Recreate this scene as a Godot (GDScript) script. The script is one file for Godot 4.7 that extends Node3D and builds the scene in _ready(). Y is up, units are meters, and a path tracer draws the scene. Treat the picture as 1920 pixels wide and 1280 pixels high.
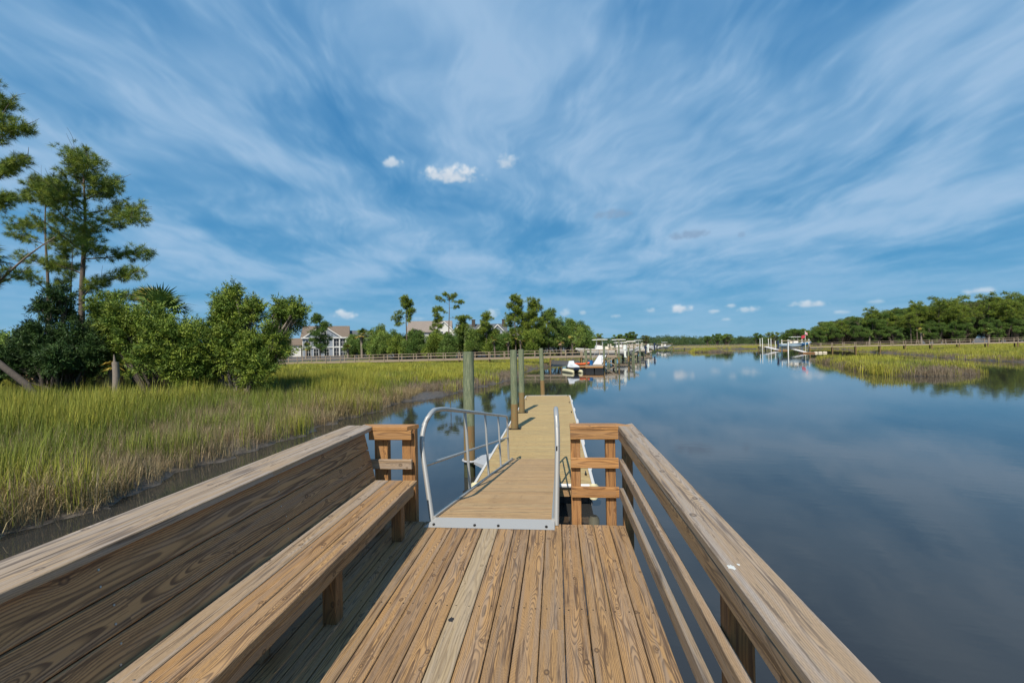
extends Node3D
# A creek in a salt marsh seen from a wooden dock: y is up, metres, deck top at y = 0, boards run along z.

const WATER := -1.8
var rng := RandomNumberGenerator.new()
var taken := {}
var M := {}          # materials
var wood := {}       # palette name -> array of materials
var spray := {}      # leaf meshes
var mesh_cache := {}
var creek := PackedVector2Array()
var islands := []
var in_world := false   # parts given in world coordinates


func _ready() -> void:
	rng.seed = 7
	set_camera()
	set_sky()
	make_materials()
	make_sprays()
	print("materials ", Time.get_ticks_msec())
	build_ground()
	build_water()
	print("ground ", Time.get_ticks_msec())
	build_dock()
	build_bench()
	in_world = true
	build_gangway()
	build_float()
	in_world = false
	print("dock ", Time.get_ticks_msec())
	build_left_bank()
	build_midground()
	print("trees ", Time.get_ticks_msec())
	build_neighbour_dock()
	build_far_docks()
	build_right_bank()
	print("far ", Time.get_ticks_msec())
	build_grass()
	print("grass ", Time.get_ticks_msec())


func set_camera() -> void:
	var cam := Camera3D.new()
	cam.name = "camera"
	cam.position = Vector3(0, 1.67, 0)
	cam.rotation_degrees = Vector3(0.47, 5.56, -1.0)
	cam.fov = rad_to_deg(2.0 * atan(640.0 / 853.0))
	cam.near = 0.05
	cam.far = 4000.0
	add_child(cam)
	cam.current = true
	var sun := DirectionalLight3D.new()
	sun.name = "sun"
	sun.light_energy = 1.6
	sun.light_color = Color(1.0, 0.96, 0.90)
	sun.light_angular_distance = 0.5
	sun.shadow_enabled = true
	add_child(sun)
	sun.look_at_from_position(Vector3.ZERO, Vector3(0.52, -2.8, -2.4), Vector3.UP)


# ---------------------------------------------------------------- sky
func set_sky() -> void:
	var w := 2560
	var h := 1280
	var data := PackedByteArray()
	data.resize(w * h * 3)
	var na := noise(11, 1.0, 4)
	var nb := noise(23, 1.0, 4)
	var nc := noise(37, 1.0, 3)
	var sn := PackedFloat32Array()
	var cs := PackedFloat32Array()
	for i in w:
		var az := (i + 0.5) / w * TAU        # the seam of the panorama lies at -z
		sn.append(sin(az))
		cs.append(cos(az))
	var at := 0
	for j in h:
		var el := (0.5 - (j + 0.5) / h) * PI
		if el < -0.03:
			for i in w:
				data[at] = 128
				data[at + 1] = 152
				data[at + 2] = 168
				at += 3
			continue
		var s := maxf(sin(el), 0.0)
		var k := cos(el) / (s + 0.1)
		var t := pow(1.0 - s, 2.2)
		# clear air: deep blue overhead, paler towards the horizon
		var br := lerpf(52, 100, t)
		var bg := lerpf(115, 167, t)
		var bb := lerpf(173, 208, t)
		var low := smoothstep(0.14, 0.0, s)
		br = lerpf(br, 138, low * 0.7)
		bg = lerpf(bg, 180, low * 0.7)
		bb = lerpf(bb, 206, low * 0.7)
		var veil := smoothstep(0.02, 0.2, s)
		for i in w:
			var px := sn[i] * k
			var pz := cs[i] * k
			var warp := nc.get_noise_2d(px * 0.9, pz * 0.7)
			var broad := na.get_noise_2d(px * 0.8 + 7.7 + warp * 0.25, pz * 0.7 + 4.1)
			var streak := nb.get_noise_2d(px * 1.9 + pz * 0.35 + warp * 0.45, pz * 0.75 - px * 0.2)
			var fine := nb.get_noise_2d(px * 6.5 + pz * 1.3 + warp * 1.6, pz * 2.1 - px * 0.6 + 3.0)
			var hair := na.get_noise_2d(px * 22.0 + pz * 5.0 + warp * 4.0, pz * 7.0 - px * 2.0)
			var c := clampf(0.55 + broad * 0.6 + streak * 0.24 + fine * 0.15 + hair * (0.07 + 0.14 * fine), 0.0, 1.0)
			c = c * c * (3.0 - 2.0 * c) * (0.35 + 0.65 * veil) * 0.82
			data[at] = int(lerpf(br, 171, c))
			data[at + 1] = int(lerpf(bg, 198, c))
			data[at + 2] = int(lerpf(bb, 226, c))
			at += 3
	# small cumulus: [azimuth, elevation, half width, half height] in degrees, how white
	var puffs := [
		[-12.9, 20.52, 4.5, 1.40, 0.95], [-20.1, 21.38, 1.4, 0.85, 0.80], [-5.8, 21.80, 1.6, 1.04, 0.65], [15.8, 12.35, 3.0, 0.72, -0.40], [7.3, 15.41, 2.7, 0.73, -0.35], [21.5, 11.72, 0.5, 0.40, -0.25], [14.8, 3.81, 1.6, 0.63, 0.85], [11.3, 3.82, 0.8, 0.38, 0.60], [18.5, 3.39, 0.7, 0.31, 0.60], [20.2, 4.04, 0.8, 0.30, 0.60], [22.1, 3.46, 1.6, 0.42, 0.65], [27.7, 3.66, 2.1, 0.50, 0.80], [30.5, 2.78, 0.9, 0.24, 0.50], [-26.1, 3.81, 1.7, 0.81, 0.80], [7.4, 3.37, 0.7, 0.33, 0.50], [-7.9, 3.86, 1.1, 0.80, 0.60], [3.5, 3.82, 0.6, 0.40, 0.50], [19.6, 2.43, 0.7, 0.21, 0.50], [-17.1, 3.49, 1.0, 0.39, 0.50], [33.1, 3.52, 0.8, 0.26, 0.45], [40.1, 4.07, 1.3, 0.37, 0.70], [1.2, 3.81, 0.8, 0.66, 0.50], [-30.9, 3.64, 0.4, 0.42, 0.50]]
	var r2 := RandomNumberGenerator.new()
	r2.seed = 5
	for i in 40:   # and the same all the way round behind the camera
		puffs.append([r2.randf_range(55, 305), r2.randf_range(3, 5.5), r2.randf_range(0.8, 2.6), r2.randf_range(0.3, 0.7), r2.randf_range(0.4, 0.8)])
	for i in 5:
		puffs.append([r2.randf_range(60, 300), r2.randf_range(12, 26), r2.randf_range(1.5, 4.0), r2.randf_range(0.7, 1.5), r2.randf_range(0.5, 0.9)])
	var nd := noise(51, 1.0, 4)
	for p in puffs:
		var ci := int(p[0] / 360.0 * w)
		var cj := int((0.5 - p[1] / 180.0) * h)
		var hw := int(p[2] / 360.0 * w * 1.5) + 3
		var hh := int(p[3] / 180.0 * h * 1.6) + 3
		for j in range(cj - hh, cj + hh + 1):
			for i in range(ci - hw, ci + hw + 1):
				var ex: float = (float(i - ci)) / w * 360.0 / p[2]
				var ey: float = (float(cj - j)) / h * 180.0 / p[3]
				var flat := ey * (1.5 if ey < 0.0 else 0.9)
				var nn := nd.get_noise_2d(i * 0.085 + p[0] * 9.0, j * 0.11)
				var n2 := nd.get_noise_2d(i * 0.28, j * 0.33 + p[0] * 5.0)
				var a := smoothstep(0.0, 0.95, 1.05 - ex * ex - flat * flat + nn * 0.75 + n2 * 0.3 - 0.15)
				if a <= 0.0:
					continue
				var o := (posmod(j, h) * w + posmod(i, w)) * 3
				var q: float = p[4]
				var lift := clampf(0.62 + ey * 0.45 + nn * 0.3, 0.0, 1.0)
				var cr := lerpf(168, 226, lift) if q > 0 else 132.0
				var cg := lerpf(186, 230, lift) if q > 0 else 160.0
				var cb := lerpf(206, 236, lift) if q > 0 else 190.0
				a *= absf(q) if q > 0 else absf(q) * 1.8
				data[o] = int(lerpf(data[o], cr, a))
				data[o + 1] = int(lerpf(data[o + 1], cg, a))
				data[o + 2] = int(lerpf(data[o + 2], cb, a))
	var pan := PanoramaSkyMaterial.new()
	pan.panorama = ImageTexture.create_from_image(Image.create_from_data(w, h, false, Image.FORMAT_RGB8, data))
	var sky := Sky.new()
	sky.sky_material = pan
	var env := Environment.new()
	env.background_mode = Environment.BG_SKY
	env.sky = sky
	env.tonemap_mode = Environment.TONE_MAPPER_LINEAR
	env.tonemap_exposure = 1.2
	env.background_energy_multiplier = 0.86
	env.sdfgi_enabled = true
	env.ssao_enabled = true
	env.ssil_enabled = true
	var we := WorldEnvironment.new()
	we.name = "environment"
	we.environment = env
	add_child(we)


func noise(s: int, freq: float, octaves := 3) -> FastNoiseLite:
	var n := FastNoiseLite.new()
	n.seed = s
	n.noise_type = FastNoiseLite.TYPE_SIMPLEX_SMOOTH
	n.frequency = freq
	n.fractal_type = FastNoiseLite.FRACTAL_FBM
	n.fractal_octaves = octaves
	return n


# ---------------------------------------------------------------- materials
func lin(r: float, g: float, b: float) -> Color:
	return Color(r, g, b).linear_to_srgb()


func plain(called: String, c: Color, rough := 0.7, metal := 0.0, tinted := false) -> StandardMaterial3D:
	var m := StandardMaterial3D.new()
	m.resource_name = called
	m.albedo_color = c
	m.roughness = rough
	m.metallic = metal
	m.vertex_color_use_as_albedo = tinted
	m.cull_mode = BaseMaterial3D.CULL_DISABLED
	M[called] = m
	return m


# one board's face, 0.15 m wide and 6 m long: growth rings cut by the saw, knots, weathering
func wood_texture(s: int, early: Vector3, late: Vector3, grey: Vector3, weather: float, ring: float, contrast: float) -> ImageTexture:
	var w := 64
	var h := 1536
	var r := RandomNumberGenerator.new()
	r.seed = s
	var n1 := noise(s, 1.0, 2)
	var n2 := noise(s + 1, 1.0, 2)
	var knots := []
	for i in 8:
		knots.append([r.randf_range(-0.06, 0.06), r.randf_range(0.1, 5.9), r.randf_range(0.007, 0.016), r.randf_range(-1.0, 1.0)])
	var cx := r.randf_range(-0.035, 0.035)
	ring *= r.randf_range(0.75, 1.35)
	contrast *= r.randf_range(0.7, 1.1)
	var data := PackedByteArray()
	data.resize(w * h * 3)
	var at := 0
	for j in h:
		var y := (j + 0.5) / h * 6.0
		# the pattern closes on itself along the board
		var loop := Vector2(cos(y / 6.0 * TAU), sin(y / 6.0 * TAU))
		var depth := 0.02 + 0.05 * n1.get_noise_2d(loop.x * 0.6, loop.y * 0.6) + 0.004 * n1.get_noise_2d(loop.x * 2.5, loop.y * 2.5)
		var drift := cx + 0.03 * n2.get_noise_2d(loop.x * 1.2 + 9.0, loop.y * 1.2)
		var near := []
		for k in knots:
			if absf(y - k[1]) < 0.22:
				near.append(k)
		for i in w:
			var x := ((i + 0.5) / w - 0.5) * 0.15
			var d := absf(depth) + 0.004
			var rad := sqrt((x - drift) * (x - drift) + d * d)
			var kn := 0.0
			var core := 0.0
			for k in near:
				var dx: float = x - k[0]
				var dy: float = y - k[1]
				var q: float = exp(-(dx * dx + dy * dy * 0.09) / (k[2] * k[2] * 3.5))
				rad += q * 0.02 * (1.0 if k[3] > 0.0 else -1.0)
				var dd: float = sqrt(dx * dx + dy * dy * 0.5) / k[2]
				if dd < 1.25:
					kn = maxf(kn, 1.0 - smoothstep(0.85, 1.25, dd))
					core = maxf(core, 1.0 - smoothstep(0.0, 0.8, dd))
			var f := fposmod(rad / ring + 0.3 * n2.get_noise_2d(x * 18.0, y * 0.5), 1.0)
			var l := smoothstep(0.35, 0.82, f) * (1.0 - smoothstep(0.9, 1.0, f)) * contrast
			var g := clampf(weather + 0.75 * n1.get_noise_2d(x * 16.0 + 40.0, y * 0.55) + 0.35 * n2.get_noise_2d(x * 60.0, y * 1.6 + 30.0), 0.0, 1.0)
			var fib := 1.0 + 0.16 * n2.get_noise_2d(x * 420.0, y * 5.0)
			var c := early.lerp(late, l)
			c = c.lerp(grey * (1.0 - 0.5 * l), g * 0.8)
			var heart := smoothstep(0.08, 0.42, n2.get_noise_2d(x * 20.0 + 11.0, y * 0.8)) * smoothstep(-0.25, 0.2, n1.get_noise_2d(x * 70.0, y * 2.4 + 50.0))
			c = c.lerp(late * 0.9, heart * 0.78)     # dark heartwood streaks
			if kn > 0.0:
				c = c.lerp(late * 0.75, kn * 0.8).lerp(early * 1.05, core * 0.65)
			if n1.get_noise_2d(x * 130.0 + 7.0, y * 2.2 + 80.0) > 0.56:
				c *= 0.55          # dark checks along the grain
			c *= fib
			data[at] = int(clampf(pow(c.x, 0.4545) * 255.0, 0, 255))
			data[at + 1] = int(clampf(pow(c.y, 0.4545) * 255.0, 0, 255))
			data[at + 2] = int(clampf(pow(c.z, 0.4545) * 255.0, 0, 255))
			at += 3
	return ImageTexture.create_from_image(Image.create_from_data(w, h, false, Image.FORMAT_RGB8, data))


func wood_set(called: String, count: int, s: int, early: Vector3, late: Vector3, grey: Vector3, weather: float, ring := 0.011, contrast := 0.85, rough := 0.72) -> void:
	wood[called] = []
	for i in count:
		var m := plain("wood_" + called + str(i), Color.WHITE, rough, 0.0, true)
		m.albedo_texture = wood_texture(s + i * 13, early, late, grey, weather, ring, contrast)
		m.heightmap_enabled = true
		m.heightmap_texture = m.albedo_texture
		m.heightmap_scale = 0.12
		wood[called].append(m)


# mottled surface colour as a repeating picture: three colours of real matter laid over one another
func mottle(s: int, a: Vector3, b: Vector3, c: Vector3, fx: float, fy: float, w := 256, h := 256) -> ImageTexture:
	var n1 := noise(s, 1.0, 4)
	var n2 := noise(s + 3, 1.0, 3)
	var data := PackedByteArray()
	data.resize(w * h * 3)
	var at := 0
	for j in h:
		var ly := Vector2(cos(float(j) / h * TAU), sin(float(j) / h * TAU)) * fy
		for i in w:
			var lx := Vector2(cos(float(i) / w * TAU), sin(float(i) / w * TAU)) * fx
			var q := n1.get_noise_3d(lx.x + ly.y * 0.37, lx.y, ly.x + 5.0) + 0.5 * n1.get_noise_3d(lx.x * 4.0, lx.y * 4.0 + ly.x * 4.0, ly.y * 4.0)
			var p := n2.get_noise_3d(lx.x * 1.7 + 8.0, lx.y * 1.7 + ly.y, ly.x * 1.7)
			var col := a.lerp(b, smoothstep(-0.3, 0.4, q)).lerp(c, smoothstep(0.1, 0.5, p))
			data[at] = int(clampf(pow(col.x, 0.4545) * 255.0, 0, 255))
			data[at + 1] = int(clampf(pow(col.y, 0.4545) * 255.0, 0, 255))
			data[at + 2] = int(clampf(pow(col.z, 0.4545) * 255.0, 0, 255))
			at += 3
	return ImageTexture.create_from_image(Image.create_from_data(w, h, false, Image.FORMAT_RGB8, data))


func mottled(called: String, s: int, a: Vector3, b: Vector3, c: Vector3, scale: float, rough := 0.9, fx := 2.0, fy := 2.0) -> StandardMaterial3D:
	var m := plain(called, Color.WHITE, rough)
	m.albedo_texture = mottle(s, a, b, c, fx, fy)
	m.uv1_triplanar = true
	m.uv1_world_triplanar = true
	m.uv1_scale = Vector3.ONE * scale
	return m


func make_materials() -> void:
	wood_set("deck", 5, 101, Vector3(0.385, 0.228, 0.09), Vector3(0.085, 0.044, 0.02), Vector3(0.27, 0.203, 0.148), 0.3, 0.0065, 0.8)
	wood_set("fresh", 2, 211, Vector3(0.43, 0.22, 0.07), Vector3(0.15, 0.064, 0.02), Vector3(0.29, 0.20, 0.13), -0.12, 0.009, 0.8)
	wood_set("grey", 2, 307, Vector3(0.335, 0.24, 0.145), Vector3(0.105, 0.073, 0.049), Vector3(0.325, 0.293, 0.265), 0.3, 0.0075, 0.6, 0.6)
	wood_set("pale", 2, 503, Vector3(0.41, 0.30, 0.125), Vector3(0.22, 0.145, 0.056), Vector3(0.37, 0.295, 0.165), 0.0, 0.012, 0.5)
	wood_set("tread", 2, 701, Vector3(0.41, 0.268, 0.12), Vector3(0.215, 0.128, 0.054), Vector3(0.34, 0.25, 0.165), 0.1, 0.009, 0.6)
	wood_set("sheltered_shade_lift", 3, 421, Vector3(0.43, 0.238, 0.098), Vector3(0.105, 0.050, 0.022), Vector3(0.29, 0.21, 0.155), 0.08, 0.0075, 0.85)  # less bleached wood, its colour also brightened to lift the shaded bench back
	wood_set("new", 1, 601, Vector3(0.35, 0.265, 0.155), Vector3(0.23, 0.165, 0.095), Vector3(0.33, 0.27, 0.20), 0.35, 0.013, 0.6)
	plain("far_wood", lin(0.27, 0.215, 0.155), 0.85)
	var alu := plain("aluminium", lin(0.40, 0.40, 0.385), 0.38, 0.45)
	alu.roughness = 0.42
	plain("white_vinyl", lin(0.52, 0.51, 0.48), 0.45)
	plain("cream_plastic", lin(0.62, 0.57, 0.36), 0.5)
	plain("grey_plastic", lin(0.34, 0.35, 0.36), 0.5)
	plain("black_plastic", lin(0.012, 0.012, 0.014), 0.45)
	plain("dark_iron", lin(0.03, 0.028, 0.026), 0.55, 0.4)
	plain("screw_steel", lin(0.5, 0.5, 0.5), 0.3, 0.8)
	plain("tar", lin(0.02, 0.017, 0.015), 0.6)
	plain("lime", lin(0.5, 0.52, 0.5), 0.8)
	plain("boat_white", lin(0.64, 0.63, 0.60), 0.25)
	plain("boat_cream", lin(0.66, 0.60, 0.48), 0.3)
	plain("boat_blue", lin(0.10, 0.27, 0.50), 0.25)
	plain("boat_pale_blue", lin(0.42, 0.56, 0.66), 0.25)
	plain("boat_navy", lin(0.02, 0.03, 0.06), 0.3)
	plain("engine_white", lin(0.66, 0.70, 0.66), 0.3)
	plain("cover_cloth", lin(0.50, 0.53, 0.56), 0.85)
	plain("kayak_orange", lin(0.75, 0.14, 0.03), 0.4)
	plain("barrel_blue", lin(0.01, 0.10, 0.28), 0.4)
	plain("flag_red", lin(0.42, 0.03, 0.06), 0.8)
	plain("flag_pale", lin(0.62, 0.33, 0.36), 0.8)
	plain("ramp_white", lin(0.66, 0.65, 0.64), 0.6)
	plain("lift_pole", lin(0.72, 0.73, 0.70), 0.5)
	var glass := plain("dark_glass", lin(0.015, 0.02, 0.025), 0.08)
	glass.metallic_specular = 0.6
	plain("house_white", lin(0.56, 0.56, 0.53), 0.7)
	plain("house_grey", lin(0.20, 0.23, 0.27), 0.7)
	plain("house_green", lin(0.24, 0.29, 0.24), 0.7)
	plain("house_screen", lin(0.03, 0.035, 0.045), 0.5)
	mottled("roof_brown", 611, Vector3(0.135, 0.10, 0.072), Vector3(0.18, 0.14, 0.105), Vector3(0.11, 0.082, 0.062), 0.35)
	mottled("roof_tan", 613, Vector3(0.20, 0.165, 0.14), Vector3(0.25, 0.21, 0.18), Vector3(0.165, 0.14, 0.12), 0.35)
	mottled("roof_slate", 617, Vector3(0.07, 0.08, 0.09), Vector3(0.10, 0.11, 0.12), Vector3(0.06, 0.065, 0.075), 0.35)
	var mud := mottled("mud", 621, Vector3(0.055, 0.046, 0.036), Vector3(0.10, 0.085, 0.068), Vector3(0.03, 0.026, 0.021), 0.33, 0.55, 3.0, 3.0)
	mud.heightmap_enabled = true
	mud.heightmap_texture = mud.albedo_texture
	mud.heightmap_scale = 4.0
	mottled("soil", 631, Vector3(0.06, 0.052, 0.03), Vector3(0.10, 0.085, 0.05), Vector3(0.045, 0.05, 0.022), 0.2, 0.95)
	mottled("bark", 641, Vector3(0.10, 0.075, 0.055), Vector3(0.17, 0.135, 0.105), Vector3(0.055, 0.042, 0.033), 1.3, 0.95, 3.0, 0.7)
	mottled("dark_bark", 643, Vector3(0.05, 0.04, 0.032), Vector3(0.09, 0.075, 0.06), Vector3(0.03, 0.025, 0.02), 1.3, 0.95, 3.0, 0.7)
	mottled("grey_bark", 647, Vector3(0.20, 0.165, 0.13), Vector3(0.28, 0.24, 0.20), Vector3(0.13, 0.105, 0.085), 1.6, 0.95, 3.0, 0.6)
	var pile := mottled("pile_wood", 651, Vector3(0.06, 0.10, 0.055), Vector3(0.26, 0.28, 0.17), Vector3(0.15, 0.13, 0.06), 0.9, 0.85, 10.0, 0.9)
	pile.uv1_scale = Vector3(1.6, 0.5, 1.6)
	var stain := mottled("pile_stain", 661, Vector3(0.19, 0.105, 0.038), Vector3(0.17, 0.155, 0.065), Vector3(0.25, 0.11, 0.028), 0.9, 0.85, 4.0, 0.8)
	stain.uv1_scale = Vector3(2.2, 0.8, 2.2)
	mottled("pile_wet", 671, Vector3(0.045, 0.05, 0.022), Vector3(0.08, 0.085, 0.04), Vector3(0.03, 0.03, 0.018), 2.0, 0.4)
	for leaf in [["leaf", 0.32], ["needle", 0.35], ["blade", 0.3], ["frond", 0.25]]:
		var m := plain(leaf[0], Color.WHITE, 0.6, 0.0, true)
		m.backlight_enabled = true
		m.backlight = Color(leaf[1], leaf[1], leaf[1])
		m.metallic_specular = 0.35
	var water := plain("water", lin(0.027, 0.027, 0.026), 0.025)
	water.metallic_specular = 0.5
	var nt := NoiseTexture2D.new()
	nt.width = 1024
	nt.height = 1024
	nt.seamless = true
	nt.as_normal_map = true
	nt.bump_strength = 1.0
	nt.noise = noise(77, 0.012, 4)
	water.normal_enabled = true
	water.normal_texture = nt
	water.normal_scale = 0.17
	water.uv1_triplanar = true
	water.uv1_world_triplanar = true
	water.uv1_scale = Vector3(0.07, 0.07, 0.25)


# ---------------------------------------------------------------- geometry
class G:
	var v := PackedVector3Array()
	var n := PackedVector3Array()
	var uv := PackedVector2Array()
	var c := PackedColorArray()
	var ix := PackedInt32Array()

	func quad(a: Vector3, b: Vector3, cc: Vector3, d: Vector3, out: Vector3, col := Color.WHITE, t := []) -> void:
		var nn := (cc - a).cross(b - a)
		if nn.length_squared() < 1e-14:
			nn = (d - a).cross(cc - a)
		nn = nn.normalized()
		var s := v.size()
		v.append_array([a, b, cc, d])
		if t.size() == 4:
			uv.append_array(t)
		else:
			uv.append_array([Vector2(0, 0), Vector2(1, 0), Vector2(1, 1), Vector2(0, 1)])
		for i in 4:
			c.append(col)
		if nn.dot(out) < 0.0:
			nn = -nn
			ix.append_array([s, s + 2, s + 1, s, s + 3, s + 2])
		else:
			ix.append_array([s, s + 1, s + 2, s, s + 2, s + 3])
		n.append_array([nn, nn, nn, nn])

	func tri(a: Vector3, b: Vector3, cc: Vector3, out: Vector3, col := Color.WHITE) -> void:
		var nn := (cc - a).cross(b - a).normalized()
		var s := v.size()
		if nn.dot(out) < 0.0:
			nn = -nn
			v.append_array([a, cc, b])
		else:
			v.append_array([a, b, cc])
		n.append_array([nn, nn, nn])
		uv.append_array([Vector2.ZERO, Vector2.RIGHT, Vector2.DOWN])
		c.append_array([col, col, col])
		ix.append_array([s, s + 1, s + 2])

	func box(at: Vector3, size: Vector3, basis := Basis(), col := Color.WHITE) -> void:
		var h := size * 0.5
		for axis in 3:
			for sg in [-1.0, 1.0]:
				var o := Vector3.ZERO
				o[axis] = sg * h[axis]
				var p := Vector3.ZERO
				p[(axis + 1) % 3] = h[(axis + 1) % 3]
				var q := Vector3.ZERO
				q[(axis + 2) % 3] = h[(axis + 2) % 3]
				quad(at + basis * (o - p - q), at + basis * (o + p - q), at + basis * (o + p + q), at + basis * (o - p + q), basis * o, col)

	# a bar from a to b with a square-ish section
	func bar(a: Vector3, b: Vector3, w: float, h: float, col := Color.WHITE) -> void:
		var z := (b - a).normalized()
		var up := Vector3.UP if absf(z.y) < 0.95 else Vector3.RIGHT
		var x := up.cross(z).normalized()
		box((a + b) * 0.5, Vector3(w, h, (b - a).length()), Basis(x, z.cross(x), z), col)

	func tube(p: Array, r: Array, sides := 8, col := Color.WHITE, cap := true) -> void:
		var s := v.size()
		var k := p.size()
		var ref := Vector3.UP
		var d0: Vector3 = (p[1] - p[0]).normalized()
		if absf(d0.y) > 0.8:
			ref = Vector3.RIGHT
		var run := 0.0
		for i in k:
			var d: Vector3 = (p[mini(i + 1, k - 1)] - p[maxi(i - 1, 0)]).normalized()
			var x := ref.cross(d).normalized()
			var y := d.cross(x)
			ref = y if absf(ref.dot(d)) > 0.7 else ref
			if i > 0:
				run += (p[i] - p[i - 1]).length()
			for j in sides + 1:
				var a := float(j) / sides * TAU
				var o := x * cos(a) + y * sin(a)
				v.append(p[i] + o * r[i])
				n.append(o)
				uv.append(Vector2(float(j) / sides, run))
				c.append(col)
		for i in k - 1:
			for j in sides:
				var a := s + i * (sides + 1) + j
				var b := a + sides + 1
				ix.append_array([a, b, a + 1, a + 1, b, b + 1])
		if cap:
			for e: int in [0, k - 1]:
				var ctr: Vector3 = p[e]
				var d: Vector3 = (p[1] - p[0]) * -1.0 if e == 0 else p[k - 1] - p[k - 2]
				for j in sides:
					var a := s + e * (sides + 1) + j
					tri(ctr, v[a], v[a + 1], d, col)

	# a skin over rings of equal point count
	func loft(rings: Array, col := Color.WHITE, closed := false, caps := false) -> void:
		var m: int = rings[0].size()
		var mid := Vector3.ZERO
		for ring in rings:
			for p in ring:
				mid += p
		mid /= rings.size() * m
		for i in rings.size() - 1:
			var ca := Vector3.ZERO
			for p in rings[i]:
				ca += p / m
			for j in (m if closed else m - 1):
				var a: Vector3 = rings[i][j]
				var b: Vector3 = rings[i][(j + 1) % m]
				var cc: Vector3 = rings[i + 1][(j + 1) % m]
				var d: Vector3 = rings[i + 1][j]
				quad(a, b, cc, d, (a + b + cc + d) * 0.25 - ca.lerp(mid, 0.2), col)
		if caps:
			for e in [0, rings.size() - 1]:
				var ctr := Vector3.ZERO
				for p in rings[e]:
					ctr += p / m
				for j in m:
					tri(ctr, rings[e][j], rings[e][(j + 1) % m], ctr - mid, col)

	func mesh() -> ArrayMesh:
		var a := []
		a.resize(Mesh.ARRAY_MAX)
		a[Mesh.ARRAY_VERTEX] = v
		a[Mesh.ARRAY_NORMAL] = n
		a[Mesh.ARRAY_TEX_UV] = uv
		a[Mesh.ARRAY_COLOR] = c
		a[Mesh.ARRAY_INDEX] = ix
		var m := ArrayMesh.new()
		m.add_surface_from_arrays(Mesh.PRIMITIVE_TRIANGLES, a)
		return m


func numbered(called: String) -> String:
	if not taken.has(called):
		taken[called] = 0
		return called
	taken[called] += 1
	return "%s_%03d" % [called, taken[called]]


func thing(called: String, label: String, category: String, at := Vector3.ZERO, turn := 0.0, group := "") -> Node3D:
	var o := Node3D.new()
	o.name = numbered(called)
	add_child(o)
	o.position = at
	o.rotation.y = turn
	o.set_meta("label", label)
	o.set_meta("category", category)
	if group:
		o.set_meta("group", group)
	return o


func part(called: String, g, mat: Material, parent: Node, label := "") -> MeshInstance3D:
	var o := MeshInstance3D.new()
	o.name = called
	o.mesh = g.mesh() if g is G else g
	o.material_override = mat
	parent.add_child(o, true)
	if in_world and parent.get_parent() == self:
		o.transform = (parent as Node3D).transform.affine_inverse()
	if label:
		o.set_meta("label", label)
	return o


func again(src: Node3D, at: Vector3, turn := 0.0, scale := 1.0, label := "") -> Node3D:
	var o: Node3D = src.duplicate()
	var stem := str(src.name)
	if stem.right(3).is_valid_int():
		stem = stem.left(-4)
	o.name = numbered(stem)
	add_child(o)
	o.position = at
	o.rotation = Vector3(0, turn, 0)
	o.scale = Vector3(scale * rng.randf_range(0.85, 1.35), scale, scale * rng.randf_range(0.85, 1.35))
	if label:
		o.set_meta("label", label)
	return o


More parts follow.
